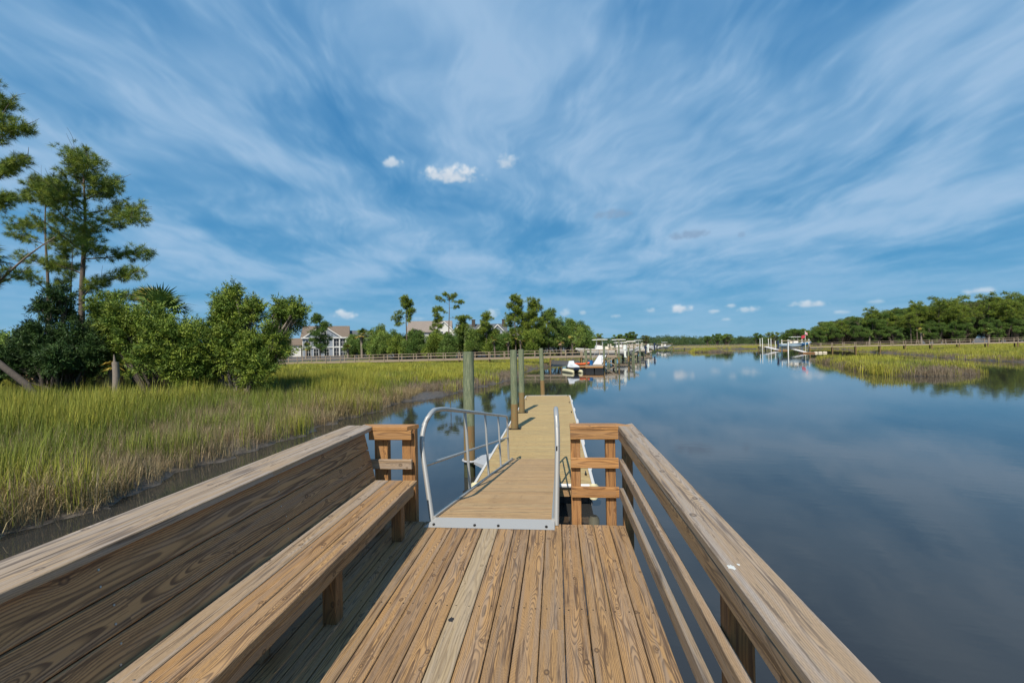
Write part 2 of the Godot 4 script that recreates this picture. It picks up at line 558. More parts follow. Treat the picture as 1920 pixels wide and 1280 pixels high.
# a sawn board with eased edges between two points of its centre line; mitre = how far each end runs on per metre across
func board(called: String, parent: Node, a: Vector3, b: Vector3, w: float, t: float, set_name: String, up := Vector3.UP, tint := 1.0, mitre := Vector2.ZERO, key := "", label := "") -> MeshInstance3D:
	var z := (b - a).normalized()
	var x := up.cross(z).normalized()
	var y := z.cross(x)
	var length := (b - a).length()
	var mats: Array = wood[set_name]
	var which := rng.randi() % mats.size()
	var vary := tint * rng.randf_range(0.82, 1.12)
	var warm := rng.randf_range(0.96, 1.04)
	var m: ArrayMesh
	var ck := ""
	if key:
		ck = "%s_%d" % [key, rng.randi() % 7]
	if key and mesh_cache.has(ck):
		m = mesh_cache[ck]
	else:
		var g := G.new()
		var e := minf(0.004, t * 0.2)
		var hw := w * 0.5
		var ht := t * 0.5
		var col := Color(vary * warm, vary, vary / warm)
		var p := [Vector2(-hw + e, ht), Vector2(hw - e, ht), Vector2(hw, ht - e), Vector2(hw, -ht + e), Vector2(hw - e, -ht), Vector2(-hw + e, -ht), Vector2(-hw, -ht + e), Vector2(-hw, ht - e)]
		var off := rng.randf()
		var hl := length * 0.5
		var us := [0.0]
		for i in 8:
			us.append(us[i] + (p[(i + 1) % 8] - p[i]).length() / 0.15)
		var uo := rng.randf_range(0.0, 0.06)
		for i in 8:
			var q: Vector2 = p[i]
			var r: Vector2 = p[(i + 1) % 8]
			var a0 := Vector3(q.x, q.y, -hl + mitre.x * q.x)
			var b0 := Vector3(r.x, r.y, -hl + mitre.x * r.x)
			var c0 := Vector3(r.x, r.y, hl + mitre.y * r.x)
			var d0 := Vector3(q.x, q.y, hl + mitre.y * q.x)
			var mid := (q + r) * 0.5
			var out := Vector3(mid.x / hw if absf(mid.x) > hw - e * 1.1 else 0.0, mid.y / ht if absf(mid.y) > ht - e * 1.1 else 0.0, 0)
			g.quad(a0, b0, c0, d0, out, col, [Vector2(us[i] + uo, a0.z / 6.0 + off), Vector2(us[i + 1] + uo, b0.z / 6.0 + off), Vector2(us[i + 1] + uo, c0.z / 6.0 + off), Vector2(us[i] + uo, d0.z / 6.0 + off)])
		for sg in [-1.0, 1.0]:
			var mi := mitre.x if sg < 0 else mitre.y
			var f := func(q: Vector2) -> Vector3: return Vector3(q.x, q.y, sg * hl + mi * q.x)
			for tr in [[0, 1, 2, 7], [7, 2, 3, 6], [6, 3, 4, 5]]:
				var uvs := []
				for i in tr:
					uvs.append(Vector2(p[i].x / 0.15 + 0.5, p[i].y / 0.6 + off))
				g.quad(f.call(p[tr[0]]), f.call(p[tr[1]]), f.call(p[tr[2]]), f.call(p[tr[3]]), Vector3(0, 0, sg), col * 0.9, uvs)
		m = g.mesh()
		if key:
			mesh_cache[ck] = m
	var o := MeshInstance3D.new()
	o.name = called
	o.mesh = m
	o.material_override = mats[which]
	parent.add_child(o, true)
	var base: Transform3D = parent.transform if parent is Node3D else Transform3D()
	o.transform = base.affine_inverse() * Transform3D(Basis(x, y, z), (a + b) * 0.5)
	if label:
		o.set_meta("label", label)
	return o


func arc(points: Array, radius: float, steps := 6) -> Array:
	# a polyline with its inner corners rounded
	var out := [points[0]]
	for i in range(1, points.size() - 1):
		var p: Vector3 = points[i]
		var a: Vector3 = p + (points[i - 1] - p).normalized() * radius
		var b: Vector3 = p + (points[i + 1] - p).normalized() * radius
		for k in steps + 1:
			var t := float(k) / steps
			out.append(a.lerp(p, t).lerp(p.lerp(b, t), t))
	out.append(points[points.size() - 1])
	return out


func same(r: float, k: int) -> Array:
	var a := []
	for i in k:
		a.append(r)
	return a


func pipe(g: G, points: Array, r: float, sides := 10) -> void:
	g.tube(points, same(r, points.size()), sides)


# foliage as one real mesh: every spray set in its place, in one of a few tints
func foliage(called: String, parent: Node, kind: String, mat: Material, xf: Array, pal: Array) -> MeshInstance3D:
	var tints := []
	for c in pal:
		for q in [0.85, 1.18]:
			var key := "%s %s %s" % [kind, c, q]
			if not mesh_cache.has(key):
				var a: Array = spray[kind].surface_get_arrays(0)
				var cols: PackedColorArray = a[Mesh.ARRAY_COLOR]
				for i in cols.size():
					cols[i] = Color(cols[i].r * c.r * q, cols[i].g * c.g * q, cols[i].b * c.b * q)
				a[Mesh.ARRAY_COLOR] = cols
				var m := ArrayMesh.new()
				m.add_surface_from_arrays(Mesh.PRIMITIVE_TRIANGLES, a)
				mesh_cache[key] = m
			tints.append(mesh_cache[key])
	var st := SurfaceTool.new()
	st.begin(Mesh.PRIMITIVE_TRIANGLES)
	for x in xf:
		st.append_from(tints[rng.randi() % tints.size()], 0, x)
	return part(called, st.commit(), mat, parent)


func multi(called: String, parent: Node, mesh: Mesh, mat: Material, xf: Array, cols: Array) -> MultiMeshInstance3D:
	var mm := MultiMesh.new()
	mm.transform_format = MultiMesh.TRANSFORM_3D
	mm.use_colors = true
	mm.mesh = mesh
	mm.instance_count = xf.size()
	for i in xf.size():
		mm.set_instance_transform(i, xf[i])
		mm.set_instance_color(i, cols[i])
	var o := MultiMeshInstance3D.new()
	o.name = called
	o.multimesh = mm
	o.material_override = mat
	parent.add_child(o, true)
	return o


# ---------------------------------------------------------------- ground and water
func shore() -> void:
	creek = PackedVector2Array([Vector2(-11, 70), Vector2(-10.7, 10), Vector2(-10.5, -4), Vector2(-10.3, -7.6), Vector2(-10.0, -9), Vector2(-10.35, -10.5), Vector2(-10.5, -12.4), Vector2(-10.15, -14.5), Vector2(-10.1, -17), Vector2(-10.2, -20.5), Vector2(-9.6, -24), Vector2(-9.3, -27.5), Vector2(-7.5, -32), Vector2(-6.2, -37), Vector2(-4.9, -42), Vector2(-3.9, -47), Vector2(-3.9, -55), Vector2(-3.4, -64), Vector2(-1.5, -71), Vector2(1.4, -75), Vector2(5, -80), Vector2(9, -92), Vector2(13, -110), Vector2(24, -150), Vector2(36, -195), Vector2(47, -243), Vector2(53, -262), Vector2(60, -240), Vector2(70, -212), Vector2(85, -201), Vector2(101, -199), Vector2(102, -180), Vector2(96, -160), Vector2(90, -150), Vector2(82, -132), Vector2(76, -110), Vector2(71, -96), Vector2(66, -86), Vector2(61.5, -74), Vector2(61, -66), Vector2(64, -50), Vector2(62, -20), Vector2(58, 20), Vector2(55, 70)])
	islands = [
		PackedVector2Array([Vector2(41.3, -77), Vector2(38, -66), Vector2(34.5, -58), Vector2(31.3, -50), Vector2(30.3, -46), Vector2(33, -44.2), Vector2(36.4, -44.9), Vector2(40.2, -47.3), Vector2(42.5, -55), Vector2(44.5, -66), Vector2(44.5, -75)]),
		PackedVector2Array([Vector2(44, -154), Vector2(50, -152.5), Vector2(55, -156), Vector2(61, -176), Vector2(54, -178), Vector2(46, -166)])]


func edge_distance(p: Vector2, poly: PackedVector2Array) -> float:
	var best := 1e9
	var inside := false
	var k := poly.size()
	var j := k - 1
	for i in k:
		var a := poly[i]
		var b := poly[j]
		var ab := b - a
		var t := clampf((p - a).dot(ab) / ab.length_squared(), 0.0, 1.0)
		best = minf(best, p.distance_squared_to(a + ab * t))
		if (a.y > p.y) != (b.y > p.y) and p.x < ab.x * (p.y - a.y) / ab.y + a.x:
			inside = not inside
		j = i
	return sqrt(best) if inside else -sqrt(best)


# > 0 out in the water, < 0 on land
func into_water(x: float, z: float) -> float:
	var p := Vector2(x, z)
	var d := edge_distance(p, creek)
	if d > 0.0:
		for isle in islands:
			if x > 25.0 and x < 66.0:
				d = minf(d, -edge_distance(p, isle))
	return d + bump.get_noise_2d(x * 1.6 + 30.0, z * 1.6) * 0.75 + bump.get_noise_2d(x * 6.0, z * 6.0 + 9.0) * 0.22


var bump := noise(91, 0.35, 3)


func land(x: float, z: float, d: float) -> float:
	if d > 0.0:
		return -1.83 - minf(d * 0.4, 1.7)
	var l := -d
	var h := -1.81 + 0.26 * smoothstep(0.0, 1.4, l) + 0.3 * smoothstep(1.0, 9.0, l) + 0.14 * smoothstep(9.0, 16.0, l)
	h += bump.get_noise_2d(x, z) * 0.07 * smoothstep(0.1, 0.8, l)
	h += bump.get_noise_2d(x * 5.0, z * 5.0) * 0.03 * smoothstep(0.1, 0.6, l)
	return h + 0.5 * smoothstep(-80.0, -98.0, z) * smoothstep(2.0, 12.0, l) * smoothstep(25.0, 5.0, x)


func build_ground() -> void:
	shore()
	var xs := []
	var zs := []
	var q := 0.0
	while q < 1500.0:
		xs.append(-9.5 + q)
		if q > 0.0:
			xs.push_front(-9.5 - q)
		q += 0.28 + 0.045 * maxf(0.0, q - 2.5)
	q = 0.0
	while q < 2200.0:
		zs.append(-12.0 - q)
		if q > 0.0 and q < 70.0:
			zs.push_front(-12.0 + q)
		q += 0.35 + 0.045 * maxf(0.0, q - 9.0)
	var v := PackedVector3Array()
	var ix := PackedInt32Array()
	var w := xs.size()
	for z in zs:
		for x in xs:
			v.append(Vector3(x, land(x, z, into_water(x, z)), z))
	for j in zs.size() - 1:
		for i in w - 1:
			var a := j * w + i
			ix.append_array([a, a + w, a + 1, a + 1, a + w, a + w + 1])
	var n := PackedVector3Array()
	n.resize(v.size())
	for j in zs.size():
		for i in w:
			var a := j * w + i
			var dx := v[j * w + mini(i + 1, w - 1)] - v[j * w + maxi(i - 1, 0)]
			var dz := v[maxi(j - 1, 0) * w + i] - v[mini(j + 1, zs.size() - 1) * w + i]
			n[a] = dz.cross(dx).normalized()
	var arr := []
	arr.resize(Mesh.ARRAY_MAX)
	arr[Mesh.ARRAY_VERTEX] = v
	arr[Mesh.ARRAY_NORMAL] = n
	arr[Mesh.ARRAY_INDEX] = ix
	var m := ArrayMesh.new()
	m.add_surface_from_arrays(Mesh.PRIMITIVE_TRIANGLES, arr)
	var o := part("ground", m, M.mud, self)
	o.set_meta("kind", "structure")


func build_water() -> void:
	var g := G.new()
	g.quad(Vector3(-1500, WATER, 80), Vector3(1500, WATER, 80), Vector3(1500, WATER, -2200), Vector3(-1500, WATER, -2200), Vector3.UP)
	var o := part("water", g, M.water, self)
	o.set_meta("kind", "structure")


# ---------------------------------------------------------------- the dock we stand on
const END := -4.26
const BACK := 1.7


func build_dock() -> void:
	var t := thing("dock_platform", "wooden dock platform of long weathered boards in the foreground", "dock")
	var x := 0.02 + 4 * 0.1445
	for i in 19:
		var c := x - (i + 0.5) * 0.1445
		var w := 0.1385 + rng.randf_range(-0.002, 0.001)
		var y := -0.019 + rng.randf_range(-0.0012, 0.0012)
		var o := board("deck_board", t, Vector3(c + rng.randf_range(-0.0012, 0.0012), y, BACK), Vector3(c + rng.randf_range(-0.0012, 0.0012), y, END + rng.randf_range(-0.006, 0.006)), w, 0.038, "deck", Vector3.UP, 1.0 if i == 8 else rng.randf_range(0.82, 1.06))
		if i == 8:
			o.material_override = wood["new"][0]
			o.set_meta("label", "pale new deck board between the weathered ones")
	for i in 19:
		for z in [-4.21, -2.9, -1.6]:
			for k in [-0.042, 0.04]:
				screw(t, Vector3(x - (i + 0.5) * 0.1445 + k + rng.randf_range(-0.006, 0.006), 0.0, z + rng.randf_range(-0.01, 0.01)), Vector3.UP, 0.0052, M.dark_iron)
	spot(t, "dark_stain", Vector3(-0.670, 0.0013, -2.740), 0.018, 0.026, M.tar)
	for z in [-4.2, -2.9, -1.6, -0.3, 1.0]:
		board("joist", t, Vector3(-2.06, -0.16, z), Vector3(0.59, -0.16, z), 0.04, 0.235, "deck")
	for px in [-1.85, 0.38]:
		for z in [-3.6, 0.4]:
			var g := G.new()
			g.tube([Vector3(px, -3.4, z), Vector3(px, -0.28, z)], [0.15, 0.14], 14)
			part("piling", g, M.pile_wood, t)

	# railing on the right
	var r := thing("dock_railing", "weathered wooden railing along the right edge of the dock", "railing", Vector3(0.64, 0, -1.3))
	board("cap_board", r, Vector3(0.625, 0.896, BACK), Vector3(0.625, 0.896, -4.315), 0.15, 0.038, "grey", Vector3.UP, 1.05, Vector2(0, -1.0))
	board("top_rail", r, Vector3(0.571, 0.832, BACK), Vector3(0.571, 0.832, END + 0.005), 0.038, 0.088, "deck", Vector3.UP, 1.1)
	board("middle_rail", r, Vector3(0.573, 0.565, BACK), Vector3(0.573, 0.565, END + 0.005), 0.038, 0.089, "grey", Vector3.UP, 0.9)
	board("lower_rail", r, Vector3(0.573, 0.30, BACK), Vector3(0.573, 0.30, END + 0.005), 0.038, 0.089, "grey", Vector3.UP, 0.9)
	for z in [-4.34, -1.74, 0.9]:
		board("post", r, Vector3(0.639, -0.4, z), Vector3(0.639, 0.8755, z), 0.089, 0.089, "fresh", Vector3.BACK, 0.62)
	spot(r, "bird_dropping", Vector3(0.570, 0.9155, -1.590), 0.013, 0.017, M.lime)
	spot(r, "bird_dropping", Vector3(0.600, 0.9155, -1.610), 0.006, 0.008, M.lime)
	# its return beside the gangway
	board("end_cap", r, Vector3(0.112, 0.897, -4.312), Vector3(0.623, 0.897, -4.312), 0.145, 0.038, "fresh", Vector3.UP, 1.0, Vector2(0, -1.0))
	board("end_top_rail", r, Vector3(0.114, 0.833, -4.262), Vector3(0.549, 0.833, -4.262), 0.038, 0.089, "fresh", Vector3.UP, 1.0)
	board("end_rail", r, Vector3(0.114, 0.571, -4.262), Vector3(0.549, 0.571, -4.262), 0.038, 0.092, "fresh", Vector3.UP, 1.05)
	board("end_rail", r, Vector3(0.118, 0.302, -4.262), Vector3(0.549, 0.302, -4.262), 0.038, 0.095, "fresh", Vector3.UP, 1.05)
	for px in [0.16, 0.482]:
		board("post", r, Vector3(px, -0.4, -4.327), Vector3(px, 0.8765, -4.327), 0.089, 0.089, "fresh", Vector3.BACK, 0.85)

	# short railing at the far end of the bench
	var s := thing("dock_railing", "short wooden railing at the far end of the bench, left of the gangway", "railing", Vector3(-1.55, 0, -4.3))
	board("end_cap", s, Vector3(-1.828, 0.897, -4.262), Vector3(-1.385, 0.897, -4.262), 0.14, 0.038, "fresh", Vector3.UP, 1.15, Vector2(-1.0, 0.5))
	board("end_top_rail", s, Vector3(-1.80, 0.833, -4.215), Vector3(-1.385, 0.833, -4.215), 0.038, 0.089, "fresh")
	board("end_rail", s, Vector3(-1.80, 0.556, -4.215), Vector3(-1.385, 0.556, -4.215), 0.038, 0.09, "grey", Vector3.UP, 1.05)
	board("end_rail", s, Vector3(-1.80, 0.29, -4.215), Vector3(-1.385, 0.29, -4.215), 0.038, 0.09, "fresh")
	for px in [-1.706, -1.432]:
		board("post", s, Vector3(px, -0.4, -4.305), Vector3(px, 0.8765, -4.305), 0.089, 0.13, "fresh", Vector3.RIGHT, 0.85)


# a thin dried splash with a ragged outline
func spot(parent: Node3D, called: String, at: Vector3, rx: float, rz: float, mat: Material) -> void:
	var g := G.new()
	var ring := []
	for i in 14:
		var a := i / 14.0 * TAU
		var q := rng.randf_range(0.65, 1.2)
		ring.append(Vector3(cos(a) * rx * q, 0, sin(a) * rz * q))
	for i in 14:
		g.tri(Vector3(0, 0.0012, 0), ring[i], ring[(i + 1) % 14], Vector3.UP)
	var o := part(called, g, mat, parent)
	o.transform = parent.transform.affine_inverse() * Transform3D(Basis(), at)


func screw(parent: Node3D, at: Vector3, normal: Vector3, r := 0.005, mat: Material = null) -> void:
	var key := "screw%f" % r
	if not mesh_cache.has(key):
		var g := G.new()
		g.tube([Vector3(0, -0.004, 0), Vector3(0, 0.0012, 0), Vector3(0, 0.002, 0)], [r, r, r * 0.7], 8)
		mesh_cache[key] = g.mesh()
	var o := part("screw", mesh_cache[key], mat if mat else M.screw_steel, parent)
	var y := normal.normalized()
	var x := y.cross(Vector3.BACK).normalized()
	o.transform = parent.transform.affine_inverse() * Transform3D(Basis(x, y, x.cross(y)), at)


func build_bench() -> void:
	var t := thing("dock_bench", "long built-in wooden bench with slanted back along the left edge of the dock", "bench", Vector3(-1.6, 0, -1.3))
	# cap on top of the back
	board("cap_board", t, Vector3(-1.833, 0.896, BACK), Vector3(-1.833, 0.896, -4.262), 0.135, 0.038, "grey", Vector3.UP, 1.1, Vector2(0, 1.0))
	board("cap_board", t, Vector3(-1.974, 0.896, BACK), Vector3(-1.974, 0.896, -4.27), 0.14, 0.038, "grey", Vector3.UP, 1.18)
	# slanted back of three boards
	var foot := Vector3(-1.692, 0.418, 0)
	var up := Vector3(-0.105, 0.42, 0).normalized()
	var out := Vector3(up.y, -up.x, 0)
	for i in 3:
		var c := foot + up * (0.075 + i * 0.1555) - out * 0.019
		board("back_board", t, Vector3(c.x, c.y, BACK), Vector3(c.x, c.y, -4.10 - 0.005 * i), 0.1495, 0.038, "sheltered_shade_lift", out, 1.08)  # palette and tint carry added brightness against the shade on the back
		for z in [-1.62, -2.75, -3.9, -0.5]:
			for k in [-0.035, 0.035]:
				screw(t, c + out * 0.019 + up * (k + rng.randf_range(-0.006, 0.006)) + Vector3(0, 0, z + rng.randf_range(-0.02, 0.02)), out, 0.0055)
	for z in [-3.95, -2.75, -1.6, -0.4, 0.8]:
		board("back_brace", t, Vector3(-1.80, 0.0, z), Vector3(-1.90, 0.875, z), 0.038, 0.085, "deck", Vector3.RIGHT)
		board("post", t, Vector3(-1.99, -0.4, z + 0.1), Vector3(-1.99, 0.875, z + 0.1), 0.089, 0.089, "fresh", Vector3.BACK, 0.8)
	# seat of three boards
	for i in 3:
		var c := -1.688 + 0.0665 + i * 0.1335
		board("seat_board", t, Vector3(c, 0.431 + rng.randf_range(-0.001, 0.001), BACK), Vector3(c, 0.431, -4.05 - rng.randf_range(0, 0.01)), 0.1275, 0.038, ["grey", "deck", "deck"][i], Vector3.UP, [1.15, 1.0, 1.3][i])
		for z in [-1.55, -2.68, -3.85, -0.4]:
			screw(t, Vector3(c - 0.03, 0.4505, z + rng.randf_range(-0.02, 0.02)), Vector3.UP)
			screw(t, Vector3(c + 0.035, 0.4505, z + rng.randf_range(-0.02, 0.02)), Vector3.UP)
	board("apron", t, Vector3(-1.332, 0.3665, BACK), Vector3(-1.332, 0.3665, -4.03), 0.038, 0.089, "deck", Vector3.UP, 1.15)
	for z in [-3.845, -2.685, -1.5, -0.3, 0.9]:
		board("leg", t, Vector3(-1.397, 0.0, z), Vector3(-1.397, 0.411, z), 0.089, 0.089, "fresh", Vector3.BACK, 0.6)
		board("seat_bearer", t, Vector3(-1.74, 0.366, z + 0.066), Vector3(-1.354, 0.366, z + 0.066), 0.038, 0.089, "deck")
	for z in [-4.0, -2.33, -1.15, 0.1]:
		board("leg", t, Vector3(-1.64, 0.0, z), Vector3(-1.64, 0.411, z), 0.089, 0.089, "deck", Vector3.BACK, 0.9)


# ---------------------------------------------------------------- gangway
func ramp_y(z: float) -> float:
	return 0.045 + (z + 4.22) * (1.325 / 7.58)


func build_gangway() -> void:
	var t := thing("gangway", "aluminium gangway with wooden treads sloping down to the floating dock", "gangway", Vector3(-0.62, 0, -4.2))
	var n := Vector3(0, 7.58, -1.325).normalized()
	var down := Vector3(0, -1.325, -7.58).normalized()
	var start := Vector3(0, 0.045, -4.225)
	var k := 86
	for i in k:
		var c := start + down * ((i + 0.5) * 7.66 / k) - n * 0.016
		board("tread_board", t, c + Vector3(-1.165, 0, 0), c + Vector3(-0.075, 0, 0), 7.66 / k - 0.006, 0.03, "tread", n, rng.randf_range(0.85, 1.15), Vector2.ZERO, "tread")
	for x in [-1.185, -0.055]:
		var g := G.new()
		var a := start + Vector3(x, 0, 0) + n * 0.015
		g.bar(a - n * 0.075, a - n * 0.075 + down * 7.68, 0.036, 0.16)
		part("side_channel", g, M.aluminium, t)
	for i in 5:
		var g := G.new()
		var c := start + down * (0.5 + i * 1.65) - n * 0.09
		g.bar(c + Vector3(-1.16, 0, 0), c + Vector3(-0.08, 0, 0), 0.06, 0.09)
		part("cross_member", g, M.aluminium, t)
	# hinged plate that laps onto the deck
	var g := G.new()
	g.loft([[Vector3(-1.255, 0.002, -4.12), Vector3(-1.165, 0.052, -4.235), Vector3(-1.165, 0.042, -4.24), Vector3(-1.245, 0.001, -4.135)], [Vector3(-0.045, 0.002, -4.12), Vector3(-0.045, 0.052, -4.235), Vector3(-0.045, 0.042, -4.24), Vector3(-0.045, 0.001, -4.135)]], Color.WHITE, true, true)
	var plate := part("threshold_plate", g, M.aluminium, t)
	for x in [-1.165, -0.78, -0.56, -0.12]:
		var b := G.new()
		var c := Vector3(x, 0.0155, -4.149)
		b.tube([c, c + Vector3(0, 0.007, 0.003), c + Vector3(0, 0.010, 0.0045)], [0.013, 0.013, 0.008], 8)
		part("bolt", b, M.dark_iron, plate)
	# handrails
	for side in [0, 1]:
		var x0: float = [-1.2, -0.03][side]
		var lean: float = [-1.0, 0.15][side]
		var far := -11.3
		var p := [Vector3(x0, 0.0, -4.235), Vector3(x0 + 0.12 * lean, 0.52, -4.39), Vector3(x0 + 0.18 * lean, 0.80, -4.475), Vector3(x0 + 0.09 * lean, 1.015, -4.56), Vector3(x0 + 0.09 * lean, 0.965, -5.05), Vector3(x0 + 0.055 * lean, -0.10, far), Vector3(x0 + 0.05 * lean, -1.2, far - 0.12)]
		p = arc(p, 0.17)
		g = G.new()
		pipe(g, p, 0.025, 12)
		var rail := part("handrail", g, M.aluminium, t)
		for i in 3:
			var z := -6.25 - i * 1.7
			var w := (z + 5.05) / (far + 5.05)
			var top := Vector3(lerpf(x0 + 0.09 * lean, x0 + 0.055 * lean, w), lerpf(0.965, -0.10, w), z)
			g = G.new()
			pipe(g, [Vector3(x0 + 0.01 * lean, ramp_y(z + 0.15) - 0.05, z + 0.1), top], 0.02, 10)
			part("rail_post", g, M.aluminium, rail)
		g = G.new()
		pipe(g, [Vector3(x0 + 0.115 * lean, 0.50, -4.385), Vector3(x0 + 0.05 * lean, -0.64, far - 0.05)], 0.017, 10)
		part("middle_bar", g, M.aluminium, rail)


# ---------------------------------------------------------------- floating dock and its piles
func pile(called: String, label: String, group: String, x: float, z: float, r: float, top: float, lean: Vector2, foot := -3.6) -> Node3D:
	var t := thing(called, label, "piling", Vector3(x, WATER, z), 0.0, group)
	var at := func(y: float) -> Vector3: return Vector3(lean.x * y, y, lean.y * y)
	var wob := rng.randf() * 6.0
	var marks := [["wet_foot", foot - WATER, 0.42, M.pile_wet], ["stained_shaft", 0.42, 1.35, M.pile_stain], ["shaft", 1.35, top - WATER, M.pile_wood]]
	for m in marks:
		var p := []
		var rr := []
		for i in 6:
			var y := lerpf(m[1], m[2], i / 5.0)
			p.append(at.call(y))
			rr.append(r * (1.0 + 0.012 * sin(y * 2.3 + wob)) * (1.03 - 0.02 * y))
		if m[0] == "shaft":
			p.append(at.call(m[2] + 0.012))
			rr.append(r * 0.9)
		var g := G.new()
		g.tube(p, rr, 18)
		part(m[0], g, m[3], t)
	return t


func build_float() -> void:
	var t := thing("floating_dock", "long floating dock of pale crosswise planks with white edge bumpers", "floating dock", Vector3(-0.55, WATER, -18.3))
	var top := -1.34
	var x0 := -1.80
	var x1 := 0.70
	var z0 := -9.86
	var z1 := -26.9
	var k := 121
	for i in k:
		var z := lerpf(z0, z1, (i + 0.5) / k)
		var a := x0
		# slots cut in the left edge for the two piles that stand in it
		for pz in [-16.4, -20.3]:
			if absf(z - pz) < 0.22:
				a = -1.32
		board("deck_plank", t, Vector3(a, top - 0.016 + rng.randf_range(-0.001, 0.001), z), Vector3(x1, top - 0.016, z), (z0 - z1) / k - 0.006, 0.03, "pale", Vector3.UP, rng.randf_range(0.86, 1.1), Vector2.ZERO, "plank%d" % int(a * 100))
	for x in [x0 + 0.02, x1 - 0.02, -0.55]:
		board("stringer", t, Vector3(x, top - 0.135, z0 - 0.02), Vector3(x, top - 0.135, z1 + 0.02), 0.04, 0.2, "deck", Vector3.UP, 0.9)
	board("end_beam", t, Vector3(x0, top - 0.15, z0 + 0.021), Vector3(x1, top - 0.15, z0 + 0.021), 0.04, 0.2, "deck", Vector3.UP, 1.0)
	board("end_beam", t, Vector3(x0, top - 0.15, z1 - 0.021), Vector3(x1, top - 0.15, z1 - 0.021), 0.04, 0.2, "deck", Vector3.UP, 1.0)
	# white edging
	var g := G.new()
	g.bar(Vector3(x0 - 0.03, top - 0.02, z0), Vector3(x0 - 0.03, top - 0.02, z1), 0.055, 0.07)
	part("edge_bumper", g, M.white_vinyl, t)
	g = G.new()
	g.bar(Vector3(x1 + 0.035, top - 0.02, z0), Vector3(x1 + 0.035, top - 0.02, z1), 0.065, 0.075)
	part("edge_bumper", g, M.white_vinyl, t)
	g = G.new()
	g.bar(Vector3(x0, top - 0.02, z1 - 0.075), Vector3(x1, top - 0.02, z1 - 0.075), 0.06, 0.06)
	part("edge_bumper", g, M.white_vinyl, t)
	g = G.new()
	pipe(g, [Vector3(-1.7, top - 0.005, z0 + 0.075), Vector3(x1 - 0.05, top - 0.005, z0 + 0.075)], 0.045, 12)
	part("end_tube", g, M.white_vinyl, t)
	for z in [-11.6, -14.4, -18.2, -21.4, -24.6]:
		g = G.new()
		g.tube([Vector3(x1 + 0.07, top - 0.10, z - 0.42), Vector3(x1 + 0.085, top - 0.03, z - 0.36), Vector3(x1 + 0.085, top + 0.0, z), Vector3(x1 + 0.085, top - 0.03, z + 0.36), Vector3(x1 + 0.07, top - 0.10, z + 0.42)], [0.015, 0.035, 0.04, 0.035, 0.015], 10)
		part("fender", g, M.white_vinyl, t)
	for x in [x0 - 0.01, x1 + 0.03]:
		g = G.new()
		g.tube([Vector3(x, top - 0.28, z0 + 0.06), Vector3(x, top - 0.22, z0 + 0.06), Vector3(x, top + 0.0, z0 + 0.05), Vector3(x, top + 0.03, z0 + 0.04)], [0.07, 0.115, 0.115, 0.07], 14)
		part("corner_bumper", g, M.cream_plastic, t)
	# cleats
	for c in [[x0 + 0.09, -13.2], [x0 + 0.09, -25.0], [x0 + 0.09, -26.5], [x1 - 0.09, -13.4], [x1 - 0.09, -17.2], [x1 - 0.09, -20.2], [x1 - 0.09, -23.6], [x1 - 0.09, -26.6], [x1 - 0.08, -10.6]]:
		g = G.new()
		var p := Vector3(c[0], top, c[1])
		g.box(p + Vector3(0, 0.012, 0), Vector3(0.05, 0.024, 0.07))
		g.box(p + Vector3(0, 0.035, 0), Vector3(0.03, 0.03, 0.05))
		g.tube([p + Vector3(0, 0.055, -0.10), p + Vector3(0, 0.05, 0), p + Vector3(0, 0.055, 0.10)], [0.01, 0.016, 0.01], 8)
		part("cleat", g, M.dark_iron, t)
	# black float drums under the frame
	var z := z0 - 0.75
	while z > z1 + 0.4:
		for x in [-1.25, 0.15]:
			g = G.new()
			g.box(Vector3(x, -1.76, z), Vector3(0.95, 0.42, 1.1))
			for i in 3:
				g.box(Vector3(x - 0.3 + i * 0.3, -1.76, z), Vector3(0.1, 0.40, 1.16))
			part("float_drum", g, M.black_plastic, t)
		z -= 1.9
	# hoops that ride on the piles
	for h in [[-2.32, -12.0, 0.22, M.grey_plastic], [-0.86, -26.98 - 0.17, 0.2, M.dark_iron]]:
		var p := []
		for i in 21:
			var a := i / 20.0 * TAU
			p.append(Vector3(h[0] + cos(a) * h[2], -1.37, h[1] + sin(a) * h[2]))
		g = G.new()
		g.tube(p, same(0.028, 21), 8, Color.WHITE, false)
		var hoop := part("pile_hoop", g, h[3], t)
		if h[0] < -2.0:
			g = G.new()
			g.loft([[Vector3(-2.30, -1.36, -12.26), Vector3(-2.30, -1.42, -12.26), Vector3(-2.2, -1.42, -11.76), Vector3(-2.2, -1.36, -11.76)], [Vector3(-1.79, -1.345, -12.75), Vector3(-1.79, -1.47, -12.75), Vector3(-1.79, -1.47, -11.3), Vector3(-1.79, -1.345, -11.3)]], Color.WHITE, true, true)
			part("bracket", g, M.grey_plastic, hoop)
	for pz in [-16.4, -20.3]:
		g = G.new()
		g.box(Vector3(-1.345, top + 0.012, pz), Vector3(0.05, 0.024, 0.44))
		g.box(Vector3(-1.56, top + 0.012, pz + 0.235), Vector3(0.46, 0.024, 0.05))
		part("pile_frame", g, M.dark_iron, t)
	in_world = false
	var grp := "round piles that hold the floating dock"
	pile("dock_piling", "greenish round piling standing left of the gangway in a grey hoop", grp, -2.365, -12.0, 0.148, 1.505, Vector2(0.005, 0.0))
	pile("dock_piling", "brown-stained round piling at the middle of the floating dock's left edge", grp, -1.55, -16.4, 0.13, 1.49, Vector2(0.0, 0.002))
	pile("dock_piling", "pale green round piling standing in the far half of the floating dock's left edge", grp, -1.585, -20.3, 0.13, 1.47, Vector2(0.002, 0.0))
	pile("dock_piling", "leaning round piling behind the far end of the floating dock", grp, -0.84, -27.13, 0.128, 1.45, Vector2(-0.022, 0.0))


